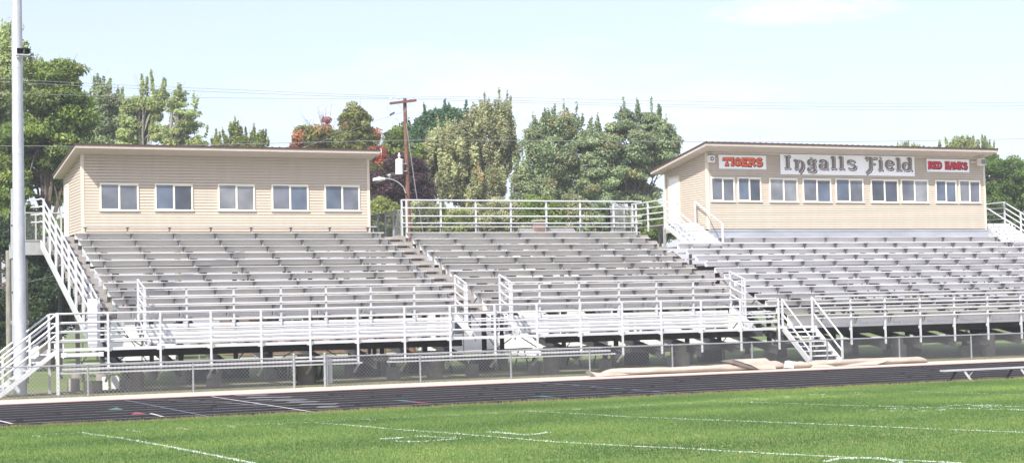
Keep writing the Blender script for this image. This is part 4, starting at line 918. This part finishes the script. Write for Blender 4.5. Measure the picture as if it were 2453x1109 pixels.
# ---------------------------------------------------------------- rolled tarp
tp = thing('rolled_tarp', 'long rolled beige canvas tarp lying between the track and the fence', 'tarp', (26, 16.25, -.05))
def tarp_roll(x0, x1, yc, r0, seed, ends=(1, 1), flat=.66, sag=.02, name='roll', m='tarp', yslope=0, bands=()):
    q = random.Random(seed); n = int((x1-x0)/.09); k = 22; v = []; f = []; ph = [q.uniform(0, 6) for _ in range(6)]
    for i in range(n+1):
        t = i/n; x = x0+(x1-x0)*t; e = min(1, t*n*.09/.35+.02) if ends[0] else 1; e2 = min(1, (1-t)*n*.09/.35+.02) if ends[1] else 1
        r = r0*(1+.045*math.sin(x*1.3+ph[0])+.02*math.sin(x*5.1+ph[1]))*(.35+.65*math.sqrt(min(e, e2)))
        for b in bands:
            r *= 1-.16*math.exp(-((x-b)/.05)**2)
        y = yc+yslope*(x-x0)+.04*math.sin(x*.8+ph[2])
        for j in range(k):
            a = 2*math.pi*j/k; rr = r*(1+.05*math.sin(3*a+x*1.3+ph[3])+.03*math.sin(7*a-x*2.1+ph[4])+.02*q.uniform(-1, 1))
            z = -.045+r*flat*.98+rr*flat*math.sin(a); v.append((x, y+rr*math.cos(a)*1.08, max(z, -.044)))
    for i in range(n):
        for j in range(k):
            j2 = (j+1) % k; f.append((i*k+j, i*k+j2, (i+1)*k+j2, (i+1)*k+j))
    f.append(tuple(range(k-1, -1, -1))); f.append(tuple(range(n*k, n*k+k)))
    mb = MB(); mb.v = v; mb.f = f; return mb.build(name, M[m], tp, smooth=True)
tx = lambda px, y=885: at(px, y, 16.25)[0]
tarp_roll(tx(1440), tx(1792), 16.25, .165, 1)
tarp_roll(tx(1770), tx(1880), 16.27, .20, 2, bands=[tx(1830)]); tarp_roll(tx(1872), tx(1940), 16.2, .195, 3, bands=[tx(1876), tx(1895), tx(1905), tx(1915), tx(1925), tx(1937)])
tarp_roll(tx(1930), tx(2222), 16.3, .175, 4, (1, 1))
tarp_roll(tx(2080), tx(2222), 16.22, .12, 6, yslope=.10, name='fold')
def flap(pts, m, name='flap', th=.012):
    mb = MB(); n = len(pts); lo = [Vector(p) for p in pts]; hi = [p+Vector((0, 0, th)) for p in lo]; mb.poly(hi); mb.poly(lo[::-1])
    for i in range(n): j = (i+1) % n; mb.quad(lo[i], lo[j], hi[j], hi[i])
    return mb.build(name, M[m], tp)
X_ = tx(1413); flap([(X_+.05, 16.0, -.04), (X_+.5, 15.98, -.035), (X_+1.3, 16.05, -.03), (X_+.9, 16.25, .10), (X_+.35, 16.35, .06), (X_-.02, 16.4, .12)], 'tarp')
flap([(X_-.05, 16.05, -.04), (X_+.1, 16.0, -.03), (X_+.02, 16.38, .13), (X_-.1, 16.42, .10)], 'tarpdark')
X_ = tx(1735); flap([(X_-.1, 16.3, .29), (X_+.25, 16.15, .335), (X_+.9, 15.99, .1), (X_+1.2, 15.92, -.04), (X_+.8, 15.95, .02), (X_+.2, 16.02, .2)], 'tarpdark')
flap([(X_+.3, 16.1, .325), (X_+1.5, 16.05, .33), (X_+1.75, 15.93, .15), (X_+1.8, 15.87, -.035), (X_+1.15, 15.87, -.03), (X_+.85, 15.96, .14)], 'tarp')
X_ = tx(1878); flap([(X_-.15, 15.98, .0), (X_+.2, 15.96, -.03), (X_+.25, 16.02, .17), (X_+.05, 16.03, .22), (X_-.1, 16.03, .2)], 'white', 'loose_end')
X_ = tx(1930); flap([(X_, 15.95, -.04), (X_+1.0, 15.93, -.04), (X_+.7, 16.02, .04), (X_+.2, 16.04, .06)], 'tarp'); flap([(X_+1.0, 15.93, -.04), (X_+2.8, 15.99, -.03), (X_+3.6, 16.2, .12), (X_+2.2, 16.06, .06)], 'tarp')

# ---------------------------------------------------------------- players' bench
(bx, bz) = at(2258, 886, 4.15)
pb = thing('bench', 'long plain aluminium bench standing at the edge of the track on the right', 'bench', (bx, 4.15, -.05)); L = 4.6
mb = MB(); mb.prism([(3.98, bz-.04), (3.98, bz-.006), (3.99, bz), (4.24, bz), (4.25, bz-.006), (4.25, bz-.04)], 'x', bx, bx+L); mb.build('seat', M['low'], pb)
mb = MB(); mb.box(bx-.012, bx-.001, 3.975, 4.255, bz-.045, bz+.004); mb.build('end_cap', M['low'], pb)
for px in (bx+.62, bx+2.55, bx+4.1):
    mb = MB(); mb.beam((px, 4.02, bz-.045), (px+.10, 3.86, -.05), .04, .05); mb.build('leg', M['low'], pb)
    mb = MB(); mb.beam((px-.12, 4.22, bz-.045), (px-.16, 4.42, -.05), .04, .05); mb.build('leg', M['frame'], pb)
    mb = MB(); mb.beam((px+.34, 4.06, bz-.045), (px+.09, 3.94, .07), .02, .025); mb.build('brace', M['frame2'], pb)

# ---------------------------------------------------------------- things under and behind the stands
def block(px, w, pyb, h, r, label, name='concrete_block', cyl=True, m='conc'):
    X, Y = atz(px, pyb, -.07); root = MB()
    if cyl: root.cyl(X, Y, -.08, h, r, r*.97, 20)
    else: root.box(X-r, X+r, Y-.05, Y+.05, -.08, h)
    return root.build(name, M[m], label=label, cat='concrete footing' if cyl else 'board', smooth=cyl, group='loose concrete footings' if cyl else None)
block(176, 28, 936, .33, .20, 'pale concrete footing cylinder, leftmost of the three in the grass behind the fence')
block(213, 28, 941, .30, .17, 'pale concrete footing cylinder, middle one of the three behind the fence')
block(231, 28, 938, .27, .19, 'yellowish concrete footing cylinder, rightmost of the three behind the fence')
block(252, 20, 932, .33, .09, 'white board leaning upright under the left stairs landing', 'board', False, 'white')
block(276, 20, 930, .35, .12, 'white ribbed board standing right of the leaning one under the bleachers', 'board', False, 'white')
def picnic(X, Y, label):
    t = thing('picnic_table', label, 'table', (X, Y, -.08), 'dark tables stored under the bleachers')
    for i in range(4): MB().box(X-.9, X+.9, Y-.36+.18*i, Y-.36+.18*i+.16, .66, .70).build('table_plank', M['steelgrn'], t)
    for s in (-1, 1): MB().box(X-.9, X+.9, Y+s*.7-.13, Y+s*.7+.13, .36, .40).build('bench_seat', M['steelgrn'], t)
    for s in (-.6, .6):
        mb = MB(); mb.tube((X+s, Y-.25, .66), (X+s, Y-.65, -.08), .028, n=6); mb.tube((X+s, Y+.25, .66), (X+s, Y+.65, -.08), .028, n=6); mb.tube((X+s, Y-.7, .34), (X+s, Y+.7, .34), .028, n=6); mb.build('leg_frame', M['steelgrn'], t)
picnic(12.6, 25.5, 'dark picnic table under the left bleachers right of the gate'); picnic(17.6, 26.5, 'dark picnic table under the aisle between the left and middle bleachers')
picnic(20.9, 26.8, 'dark picnic table under the left half of the middle bleachers'); picnic(24.6, 27.3, 'dark picnic table under the right half of the middle bleachers')
X, Y = atz(734, 915, -.07); t = thing('crate', 'black crate on the ground in the gate opening under the bleachers', 'crate', (X, Y, -.07))
MB().box(X-.28, X+.28, Y-.15, Y+.15, -.06, .14).build('body', M['black'], t); MB().box(X-.30, X+.30, Y-.17, Y+.17, .141, .18).build('lid', M['black'], t)
for i, (px, py, w, h) in enumerate([(660, 905, .35, .45), (880, 900, .4, .5), (560, 905, .5, .4), (1000, 893, .45, .55), (1155, 888, .4, .5), (480, 912, .45, .5), (1525, 872, .4, .5), (1700, 865, .4, .4)]):
    X, Y = atz(px, py, -.08); Y = min(Y, 29); X = CX+(X-CX)*(Y-CY)/(atz(px, py, -.08)[1]-CY); nm = 'left gate post left midway middle aisle right farthest'.split()
    t = thing('storage_bin', ['dark storage bin behind the left gate post', 'dark storage bin right of the open gate', 'dark bin under the left bleachers, third bay', 'dark bin right of the first picnic table', 'dark bin under the aisle by the second picnic table', 'dark bin under the left bleachers, nearest the light pole', 'dark bin beneath the middle bleachers near their centre', 'dark bin beneath the right part of the middle bleachers'][i], 'bin', (X, Y, -.08), 'dark bins under the bleachers')
    MB().box(X-w, X+w, Y-.3, Y+.3, -.08, h).build('body', M['steelgrn'], t); MB().box(X-w-.02, X+w+.02, Y-.32, Y+.32, h+.001, h+.05).build('lid', M['frame'], t)

def house(name, label, x0, x1, y0, y1, zw, zr, wins, m='housew', ridge='x', chimney=None, rm='roofg', ov=.3):
    root = thing(name, label, 'house', (x0, y0, -.09)); mb = MB(); n = int(zw/.13)+1
    for i in range(n):
        a = -.09+i*.13; b = min(a+.13, zw); mb.quad((x0, y0-.02, a), (x1, y0-.02, a), (x1, y0, b), (x0, y0, b)); mb.quad((x0-.02, y1, a), (x0-.02, y0, a), (x0, y0, b), (x0, y1, b))
        mb.quad((x0, y0, a), (x1, y0, a), (x1, y0-.02, a), (x0, y0-.02, a))
    mb.poly([(x1, y0, -.09), (x1, y1, -.09), (x1, y1, zw), (x1, y0, zw)]); mb.poly([(x1, y1, -.09), (x0, y1, -.09), (x0, y1, zw), (x1, y1, zw)])
    if ridge == 'y': mb.poly([(x0, y0-.01, zw), (x1, y0-.01, zw), ((x0+x1)/2, y0-.01, zr-.1)])
    else: mb.poly([(x0, y1, zw), (x0, y0, zw), (x0, (y0+y1)/2, zr-.1)]); mb.poly([(x1, y0, zw), (x1, y1, zw), (x1, (y0+y1)/2, zr-.1)])
    mb.build('wall', M[m], root); mb = MB(); 
    if ridge == 'x':
        ym = (y0+y1)/2; s = (zr-zw)/(ym-y0); mb.prism([(y0-ov, zw-s*ov), (ym, zr), (y1+ov, zw-s*ov), (y1+ov, zw-s*ov-.12), (ym, zr-.12), (y0-ov, zw-s*ov-.12)], 'x', x0-ov, x1+ov)
    else:
        xm = (x0+x1)/2; s = (zr-zw)/(xm-x0); mb.prism([(x0-ov, zw-s*ov), (xm, zr), (x1+ov, zw-s*ov), (x1+ov, zw-s*ov-.12), (xm, zr-.12), (x0-ov, zw-s*ov-.12)], 'y', y0-ov, y1+ov)
    rf = mb.build('roof', M[rm], root)
    for (a, b, c, d) in wins:
        fr = MB(); fr.box(a-.08, b+.08, y0-.05, y0-.021, c-.08, c); fr.box(a-.08, b+.08, y0-.05, y0-.021, d, d+.08); fr.box(a-.08, a, y0-.05, y0-.021, c, d); fr.box(b, b+.08, y0-.05, y0-.021, c, d); fr.box((a+b)/2-.03, (a+b)/2+.03, y0-.045, y0-.021, c, d)
        fr = fr.build('window', M['white'], root); MB().box(a, b, y0-.035, y0-.024, c, d).build('pane', M['glass'], fr)
    if chimney:
        cx, cy, w, zt = chimney; MB().box(cx-w, cx+w, cy-w, cy+w, zr-1.6, zt).build('chimney', M['brick'], rf)
        MB().box(cx-w-.05, cx+w+.05, cy-w-.05, cy+w+.05, zt+.001, zt+.09).build('chimney_cap', M['conc'], rf)
    return root
X0, X1 = at(1488, 840, 44)[0], at(1800, 840, 44)[0]
house('garage', 'long low white garage seen under the right half of the middle bleachers', X0, X1, 44, 50, 2.5, 4.2, [(X0+1.2, X0+2.4, .9, 1.9), (X0+5, X0+6.2, .9, 1.9)])
X0, X1 = at(1060, 830, 62)[0], at(1262, 830, 62)[0]
house('house', 'white house seen under the aisle between the left and middle bleachers', X0, X1, 62, 69, 2.8, 4.6, [(X0+.8, X0+1.9, .9, 2.0), (X0+3.2, X0+4.3, .9, 2.0)])
cxx, czz = at(1292, 531, 45.5); rz = at(1320, 547, 45.7)[1]
house('house', 'house with a brick chimney whose roof shows just above the middle bleachers', cxx-.8, cxx+1.75, 43.6, 47.8, rz-1.5, rz, [(cxx-.3, cxx+.5, 1, 2.2)], chimney=(cxx-.0, 45.5, .26, czz))
hx, hz = at(130, 738, 75); 
house('house', 'small white gabled house seen between the light pole and the left stairs', at(98, 790, 75)[0], at(152, 790, 75)[0], 75, 82, at(130, 768, 75)[1], hz, [], ridge='y')
X0, X1 = at(600, 830, 66)[0], at(960, 830, 66)[0]
house('house', 'long brick house glimpsed under the left bleachers', X0, X1, 66, 73, 2.6, 4.4, [(X0+2, X0+3.2, .9, 2.0), (X0+6, X0+7.2, .9, 2.0)], m='brick')
X0, X1 = at(300, 830, 64)[0], at(420, 830, 64)[0]
house('garage', 'small white garage glimpsed behind the left end of the bleachers', X0, X1, 64, 70, 2.6, 4.0, [])

# ---------------------------------------------------------------- trees
def crown_mesh(name, root, clusters, nleaf, size, cols, seed, up=.25, patch=None):
    """clusters: list of (center, sx, sy, sz, weight, colour index)"""
    g = np.random.default_rng(seed); w = np.array([c[4] for c in clusters]); w = w/w.sum()
    cnt = g.multinomial(nleaf, w); C = []; T = []; N_ = []
    for (c, sx, sy, sz, _, ci), n in zip(clusters, cnt):
        if n == 0: continue
        d = g.normal(size=(n, 3)); d /= np.linalg.norm(d, axis=1)[:, None]; r = g.random(n)**.42
        p = np.array(c)+d*r[:, None]*np.array([sx, sy, sz]); C.append(p)
        base = np.array(cols[ci])*g.uniform(.65, 1.35); N_.append(d); t = base*g.uniform(.85, 1.17, size=(n, 1)); t[:, 0] *= g.uniform(.85, 1.2, n); T.append(t)
    C = np.concatenate(C); T = np.concatenate(T); n = len(C)
    nrm = g.normal(size=(n, 3))*.62+np.concatenate(N_)*.8; nrm[:, 2] += up; nrm /= np.linalg.norm(nrm, axis=1)[:, None]
    u = np.cross(nrm, g.normal(size=(n, 3))); u /= np.linalg.norm(u, axis=1)[:, None]; v = np.cross(nrm, u); s = (size*g.uniform(.6, 1.3, n))[:, None]
    V = np.stack([C-u*s, C+v*s*.55-nrm*s*.12, C+u*s, C-v*s*.55-nrm*s*.12], 1).reshape(-1, 3)
    me = bpy.data.meshes.new(name); me.vertices.add(4*n); me.vertices.foreach_set('co', V.astype(np.float32).ravel())
    me.loops.add(4*n); me.loops.foreach_set('vertex_index', np.arange(4*n, dtype=np.int32)); me.polygons.add(n)
    me.polygons.foreach_set('loop_start', np.arange(0, 4*n, 4, dtype=np.int32)); me.polygons.foreach_set('loop_total', np.full(n, 4, dtype=np.int32))
    me.update(); me.validate()
    ca = me.color_attributes.new('tint', 'FLOAT_COLOR', 'POINT'); cc = np.concatenate([np.repeat(np.clip(T, 0, 1), 4, 0), np.ones((4*n, 1))], 1).astype(np.float32); ca.data.foreach_set('color', cc.ravel())
    me.materials.append(M['leaf']); o = bpy.data.objects.new(name, me); col.objects.link(o); attach(o, root); return o
def tree(label, ells, Y, n, size_, cols, seed, style='round', depth=None, csz=1.0, name='tree', cat='tree', bark='bark', dens=1.0, group='trees behind the stands', ncl=None, shoots=0, trunk_r=.22, hole_t=-1.15):
    q = random.Random(seed); E_ = []; hw_ = [(q.gauss(0, .6), q.gauss(0, .6), q.gauss(0, .6), q.uniform(0, 6)) for _ in range(5)]; size = size_*.66; n = n*1.95
    for e in ells:
        (cx, cy, rx, ry) = e[:4]; X, Z = at(cx, cy, Y); X2, _ = at(cx+rx, cy, Y); _, Z2 = at(cx, cy-ry, Y); E_.append((X, Z, X2-X, Z2-Z, e[4] if len(e) > 4 else 0))
    xa = sum(e[0]*e[2]*e[3] for e in E_)/sum(e[2]*e[3] for e in E_); zmin = min(e[1]-e[3] for e in E_)
    root = thing(name, label, cat, (xa, Y, -.09), group); cl = []; tips = []
    tot = sum(e[2]*e[3] for e in E_)
    for (X, Z, rx, rz, ci) in E_:
        if shoots: Z -= rz*.05; rz *= .93
        ry = depth or min(rx, rz)*1.0; k = max(9, int(2.4*(ncl or 60)*rx*rz/tot)); csz_ = csz*.57
        for _ in range(k):
            while True:
                a, b, c = q.uniform(-1, 1), q.uniform(-1, 1), q.uniform(-1, 1); d = a*a+b*b+c*c
                if d < 1 and d > q.random()*.55: break
            p = (X+a*rx*.86, Y+b*ry*.86, Z+c*rz*.88)
            if p[2] < .6: p = (p[0], p[1], .6+q.random())
            hole = sum(math.sin((w_[0]*p[0]+w_[1]*p[1]+w_[2]*p[2])*1.7/csz+w_[3]) for w_ in hw_)*.75
            if hole < hole_t: continue
            s = csz_*q.uniform(.45, 1.25)
            col_i = ci if ci is not None else 0
            if len(cols) > 2 and q.random() < .22: col_i = q.choice([j for j in range(len(cols))]) if ci == 0 else ci
            if style == 'spiky': cl.append((p, s*.55, s*.55, s*1.35, s*s, col_i))
            elif style == 'layer': cl.append((p, s*1.2, s*1.1, s*.55, s*s, col_i))
            else: cl.append((p, s, s, s*.8, s*s, col_i))
            tips.append(p)
        if shoots:
            for _ in range(int(shoots*rx*1.6)+2):
                a = q.uniform(-.95, .95); zt = Z+rz*math.sqrt(max(0, 1-a*a)); L = q.uniform(.3, 1.05)*csz; p = (X+a*rx, Y+q.uniform(-.6, .6)*ry, zt+L*.1)
                lean = .25*a*L
                for i in range(4): cl.append(((p[0]+lean*i/3, p[1], p[2]+L*(i/3-.4)), (.19-.035*i)*csz, (.19-.035*i)*csz, .34*csz, .032*csz*csz, ci)); 
                tips.append(p)
    zb = min(zmin+.5, 3.0)
    mb = MB(); hgt = max(e[1] for e in E_); xt = xa+q.uniform(-.4, .4)
    P = [Vector((xa, Y, -.1)), Vector((xa+q.uniform(-.2, .2), Y, max(1.2, zmin*.6))), Vector((xt, Y+.1, max(2.0, (zmin+hgt)/2))), Vector((xt+.1, Y, max(2.5, hgt)))]
    rr = [trunk_r, trunk_r*.8, trunk_r*.5, trunk_r*.2]
    for i in range(3): mb.tube(P[i], P[i+1], rr[i], rr[i+1], 10)
    tk = mb.build('trunk', M[bark], root, smooth=True); mb = MB()
    for p in q.sample(tips, min(len(tips), 46)):
        t = q.uniform(.2, .9); base = P[1].lerp(P[3], t) if q.random() < .7 else P[1].lerp(P[2], t); p = Vector(p); mid = base.lerp(p, .55)+Vector((0, 0, (p-base).length*(.10 if style != 'spiky' else -.10)))
        r = trunk_r*.34*(1-t*.5); mb.tube(base, mid, r, r*.55, 5, False); mb.tube(mid, p, r*.55, r*.15, 4, False)
        for _ in range(2): e = p+Vector((q.uniform(-.7, .7), q.uniform(-.7, .7), q.uniform(.1, .9))); mb.tube(mid.lerp(p, .6), e, r*.25, r*.08, 3, False)
    mb.build('branches', M[bark], tk)
    crown_mesh('crown', root, cl, int(n*dens), size, cols, seed, patch=None)
    return root
G_pale = [(0.305,0.373,0.153), (0.395,0.435,0.209), (0.215,0.288,0.107)]
G_mid = [(0.169,0.243,0.056), (0.271,0.339,0.096), (0.102,0.164,0.040), (0.215,0.294,0.068)]
G_dark = [(0.042,0.078,0.030), (0.060,0.102,0.036), (0.030,0.060,0.024)]  # leaf tints darkened to hold the shade of the low maple
G_olive = [(0.328,0.356,0.186), (0.395,0.412,0.226), (0.260,0.299,0.147), (0.429,0.362,0.192)]
G_gray = [(0.243,0.311,0.164), (0.322,0.373,0.198), (0.169,0.232,0.113), (0.294,0.305,0.147)]
G_yel = [(.23,.28,.085), (.17,.225,.07), (.29,.31,.11)]
G_maple = [(.19,.215,.06), (.36,.17,.085), (.28,.22,.085), (.15,.19,.055), (.22,.23,.07)]
G_purple = [(.075,.045,.052), (.095,.06,.055), (.06,.06,.035)]
tree('tall pale green tree at the far left edge behind the light pole', [(-60,300,110,240), (8,108,50,62), (20,150,50,60), (0,250,85,150), (66,215,40,95), (-10,420,80,110)], 60, 26000, .16, G_pale, 11, csz=1.3, ncl=130, trunk_r=.4, hole_t=-1.1)
tree('big bright green leafy tree just right of the light pole', [(105,225,70,85), (148,185,42,55), (158,290,50,95), (90,370,100,110), (185,330,28,75), (50,470,85,100), (150,440,62,100), (100,540,70,50)], 52, 46000, .15, G_mid, 12, csz=1.15, ncl=170, style='layer', trunk_r=.38)
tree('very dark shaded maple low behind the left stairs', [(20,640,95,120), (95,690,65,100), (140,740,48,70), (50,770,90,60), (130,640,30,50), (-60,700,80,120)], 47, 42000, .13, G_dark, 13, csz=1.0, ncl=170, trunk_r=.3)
tree('slim upright tree behind the left end of the plain booth', [(250,310,42,110), (240,240,24,45), (235,380,45,60), (280,270,20,50)], 74, 15000, .15, G_gray, 14, 'round', csz=.9, ncl=80, shoots=2, hole_t=-.4, bark='palebark')
tree('taller upright tree second from the left behind the plain booth', [(345,285,48,85), (318,330,45,60), (372,235,22,40), (350,350,58,40)], 72, 14000, .15, G_pale, 15, 'round', csz=.9, ncl=75, shoots=2, hole_t=-.3, bark='palebark')
tree('thin see through tree leaning right behind the plain booth', [(440,280,42,50), (400,320,40,40), (465,335,42,28), (428,240,22,28), (380,350,40,25)], 70, 6000, .14, G_pale, 16, 'layer', csz=.7, ncl=60, shoots=1, hole_t=.1, bark='palebark')
tree('small feathery tree top rising above the middle of the plain booth roof', [(562,345,30,42), (612,352,26,34), (525,360,16,32), (585,370,50,25)], 70, 8500, .13, G_yel[:2]+G_pale[:1], 17, 'spiky', csz=.75, ncl=40, shoots=4, bark='palebark')
tree('maple turning orange and red behind the right end of the plain booth', [(738,330,34,34), (850,288,40,38), (868,330,38,34), (800,340,40,26,0), (888,322,18,14,1), (835,350,60,40), (712,345,12,14,1), (775,318,12,7,2)], 68, 24000, .14, G_maple, 18, csz=.8, ncl=110)
tree('bright red maple at the right corner of the plain booth', [(908,382,26,20,0), (885,415,34,26,3), (902,362,20,10,1), (870,450,40,30,3), (915,405,18,14,2)], 60, 11000, .12, [(.44,.13,.08), (.33,.13,.07), (.26,.17,.07), (.16,.16,.06)], 19, csz=.6, ncl=60)
tree('dark purple leaved tree behind the utility pole', [(940,440,52,55), (990,440,42,60), (915,490,48,38), (960,400,35,25), (1010,470,26,34)], 56, 26000, .12, G_purple, 20, csz=.75, ncl=110)
tree('green tree top left of the utility pole above the purple one', [(950,335,28,32), (930,365,22,30), (965,310,14,18), (985,380,30,40)], 66, 8000, .13, G_mid[:2]+G_gray[:1], 21, csz=.65, ncl=45)
tree('rounded deep green tree right of the utility pole top', [(1050,300,58,42), (1085,290,34,34), (1020,330,40,40), (1070,350,60,60)], 78, 20000, .16, [(.07,.15,.06), (.10,.18,.07), (.05,.11,.045)], 22, csz=1.0, ncl=90, shoots=1)
tree('tall olive brown tree highest above the back guardrail', [(1170,325,66,75), (1200,285,36,46), (1055,410,55,80), (1135,430,90,80), (1215,350,30,70), (1095,370,66,80), (1050,360,40,30)], 66, 42000, .14, G_olive, 23, 'spiky', csz=.95, ncl=210, shoots=2, bark='palebark')
tree('grey green tree left of centre above the back guardrail', [(1330,370,66,75), (1290,340,34,50), (1300,440,66,70), (1252,440,26,70), (1385,360,50,70), (1375,440,76,60), (1320,310,24,36), (1355,300,24,36)], 64, 40000, .14, G_gray, 24, 'round', csz=.95, ncl=220, shoots=2)
tree('broad grey green tree beside the left corner of the signed booth', [(1500,350,80,75), (1575,340,48,62), (1480,430,90,60), (1602,390,28,40), (1540,440,60,50), (1440,360,44,60), (1560,290,26,24), (1510,285,30,24)], 62, 46000, .14, G_gray, 25, 'layer', csz=.95, ncl=250, shoots=2)
tree('pale tree tops peeking over the right part of the signed booth roof', [(2300,352,38,18), (2340,352,34,18), (2270,360,36,12), (2368,362,14,14), (2330,380,70,30)], 74, 12000, .13, G_pale, 26, 'spiky', csz=.6, ncl=60, shoots=3)
tree('small pale tree top at the middle of the signed booth roof', [(2165,356,18,8), (2190,360,30,8), (2150,372,30,18)], 76, 3500, .12, G_pale, 27, 'spiky', csz=.5, ncl=24, shoots=2)
tree('dense bright green rounded tree beyond the right end of the signed booth', [(2420,430,56,58), (2385,420,26,48), (2445,500,44,60), (2400,510,44,50), (2370,470,20,50), (2480,450,50,70)], 54, 38000, .13, [(.10,.17,.04), (.15,.22,.05), (.06,.12,.03), (.22,.26,.10)], 28, csz=.85, ncl=150)
# low bushes behind the back guardrail and behind the stands
for i, (cx, cy, rx, ry, lab, c) in enumerate([(915,518,36,38,'yellow green bush behind the mesh guard left of the utility pole',G_yel), (1005,520,30,36,'olive bush right behind the slanting guy wire',G_olive), (1060,530,60,32,'yellow green bush right behind the utility pole foot',G_yel), (1180,520,70,40,'olive bush behind the left half of the back guardrail',G_olive), (1300,512,60,38,'green bush behind the chimney',G_mid), (1370,515,50,38,'olive bush between the chimney and the right guard posts',G_olive),
        (1430,520,76,38,'green bush behind the right half of the back guardrail',G_gray), (1560,520,50,36,'dark green bush next to the signed booth stairs',G_mid)]):
    tree(lab, [(cx,cy,rx*1.15,ry*1.15), (cx+rx*.5,cy+ry*.6,rx*.8,ry*1.2), (cx-rx*.5,cy+ry*.7,rx*.8,ry*1.2)], 50, 15000, .11, c, 40+i, csz=.7, ncl=75, hole_t=-1.6, name='bush', cat='bush', group='bushes behind the back guardrail', trunk_r=.08)
# bare twigs of the thinning tree left of the maple
bt = thing('bare_tree', 'leafless twigs with a few pink leaves rising above the orange maple', 'tree', (at(780, 400, 69)[0], 69, -.09), 'trees behind the stands'); q = random.Random(5); mb = MB(); cl = []
b0 = P2(782, 360, 69); mb.tube((b0.x, 69, -.1), b0, .14, .06, 8)
for i in range(26):
    e = P2(q.uniform(720, 812), q.uniform(246, 330), 69); e.y += q.uniform(-1.5, 1.5); m1 = b0.lerp(e, .5)+Vector((0, 0, .2)); mb.tube(b0, m1, .03, .018, 4, False); mb.tube(m1, e, .018, .008, 3, False)
    for _ in range(3): mb.tube(m1.lerp(e, q.random()), e+Vector((q.uniform(-.6, .6), 0, q.uniform(-.3, .5))), .008, .005, 3, False)
mb.build('trunk', M['palebark'], bt); cl = [(tuple(P2(782, y, 69)), .35, .35, .22, 1, 0) for y in (288, 305, 320, 335)]; crown_mesh('crown', bt, cl, 900, .09, [(.5,.22,.2)], 9)
tk = thing('wooden_post', 'plain weathered wooden pole rising in front of the dark maple, left of the light pole', 'pole', (at(22, 700, 40)[0], 40, -.09)); a = P2(20, 600, 40); mb = MB(); mb.tube((a.x, 40, -.1), (a.x, 40, a.z), .13, .11, 12); mb.build('shaft', M['palebark'], tk, smooth=True)


# ---------------------------------------------------------------- added haze veil
hm = bpy.data.materials.new('haze'); hm.use_nodes = True; ht = hm.node_tree; ht.nodes.remove(ht.nodes['Principled BSDF'])
pv = ht.nodes.new('ShaderNodeVolumePrincipled'); pv.inputs['Color'].default_value = (.93,.96,1,1); pv.inputs['Density'].default_value = .0008; pv.inputs['Anisotropy'].default_value = .2
ht.links.new(pv.outputs[0], ht.nodes['Material Output'].inputs['Volume'])
hz_ = MB().box(-520, 720, -140, 920, -1.2, 24).build('haze', hm, kind='stuff')  # haze volume added to wash out contrast like veiling lens glare
hz_['label'] = 'thin pale haze added over the whole field and stands for veiling glare'; hz_['category'] = 'haze'
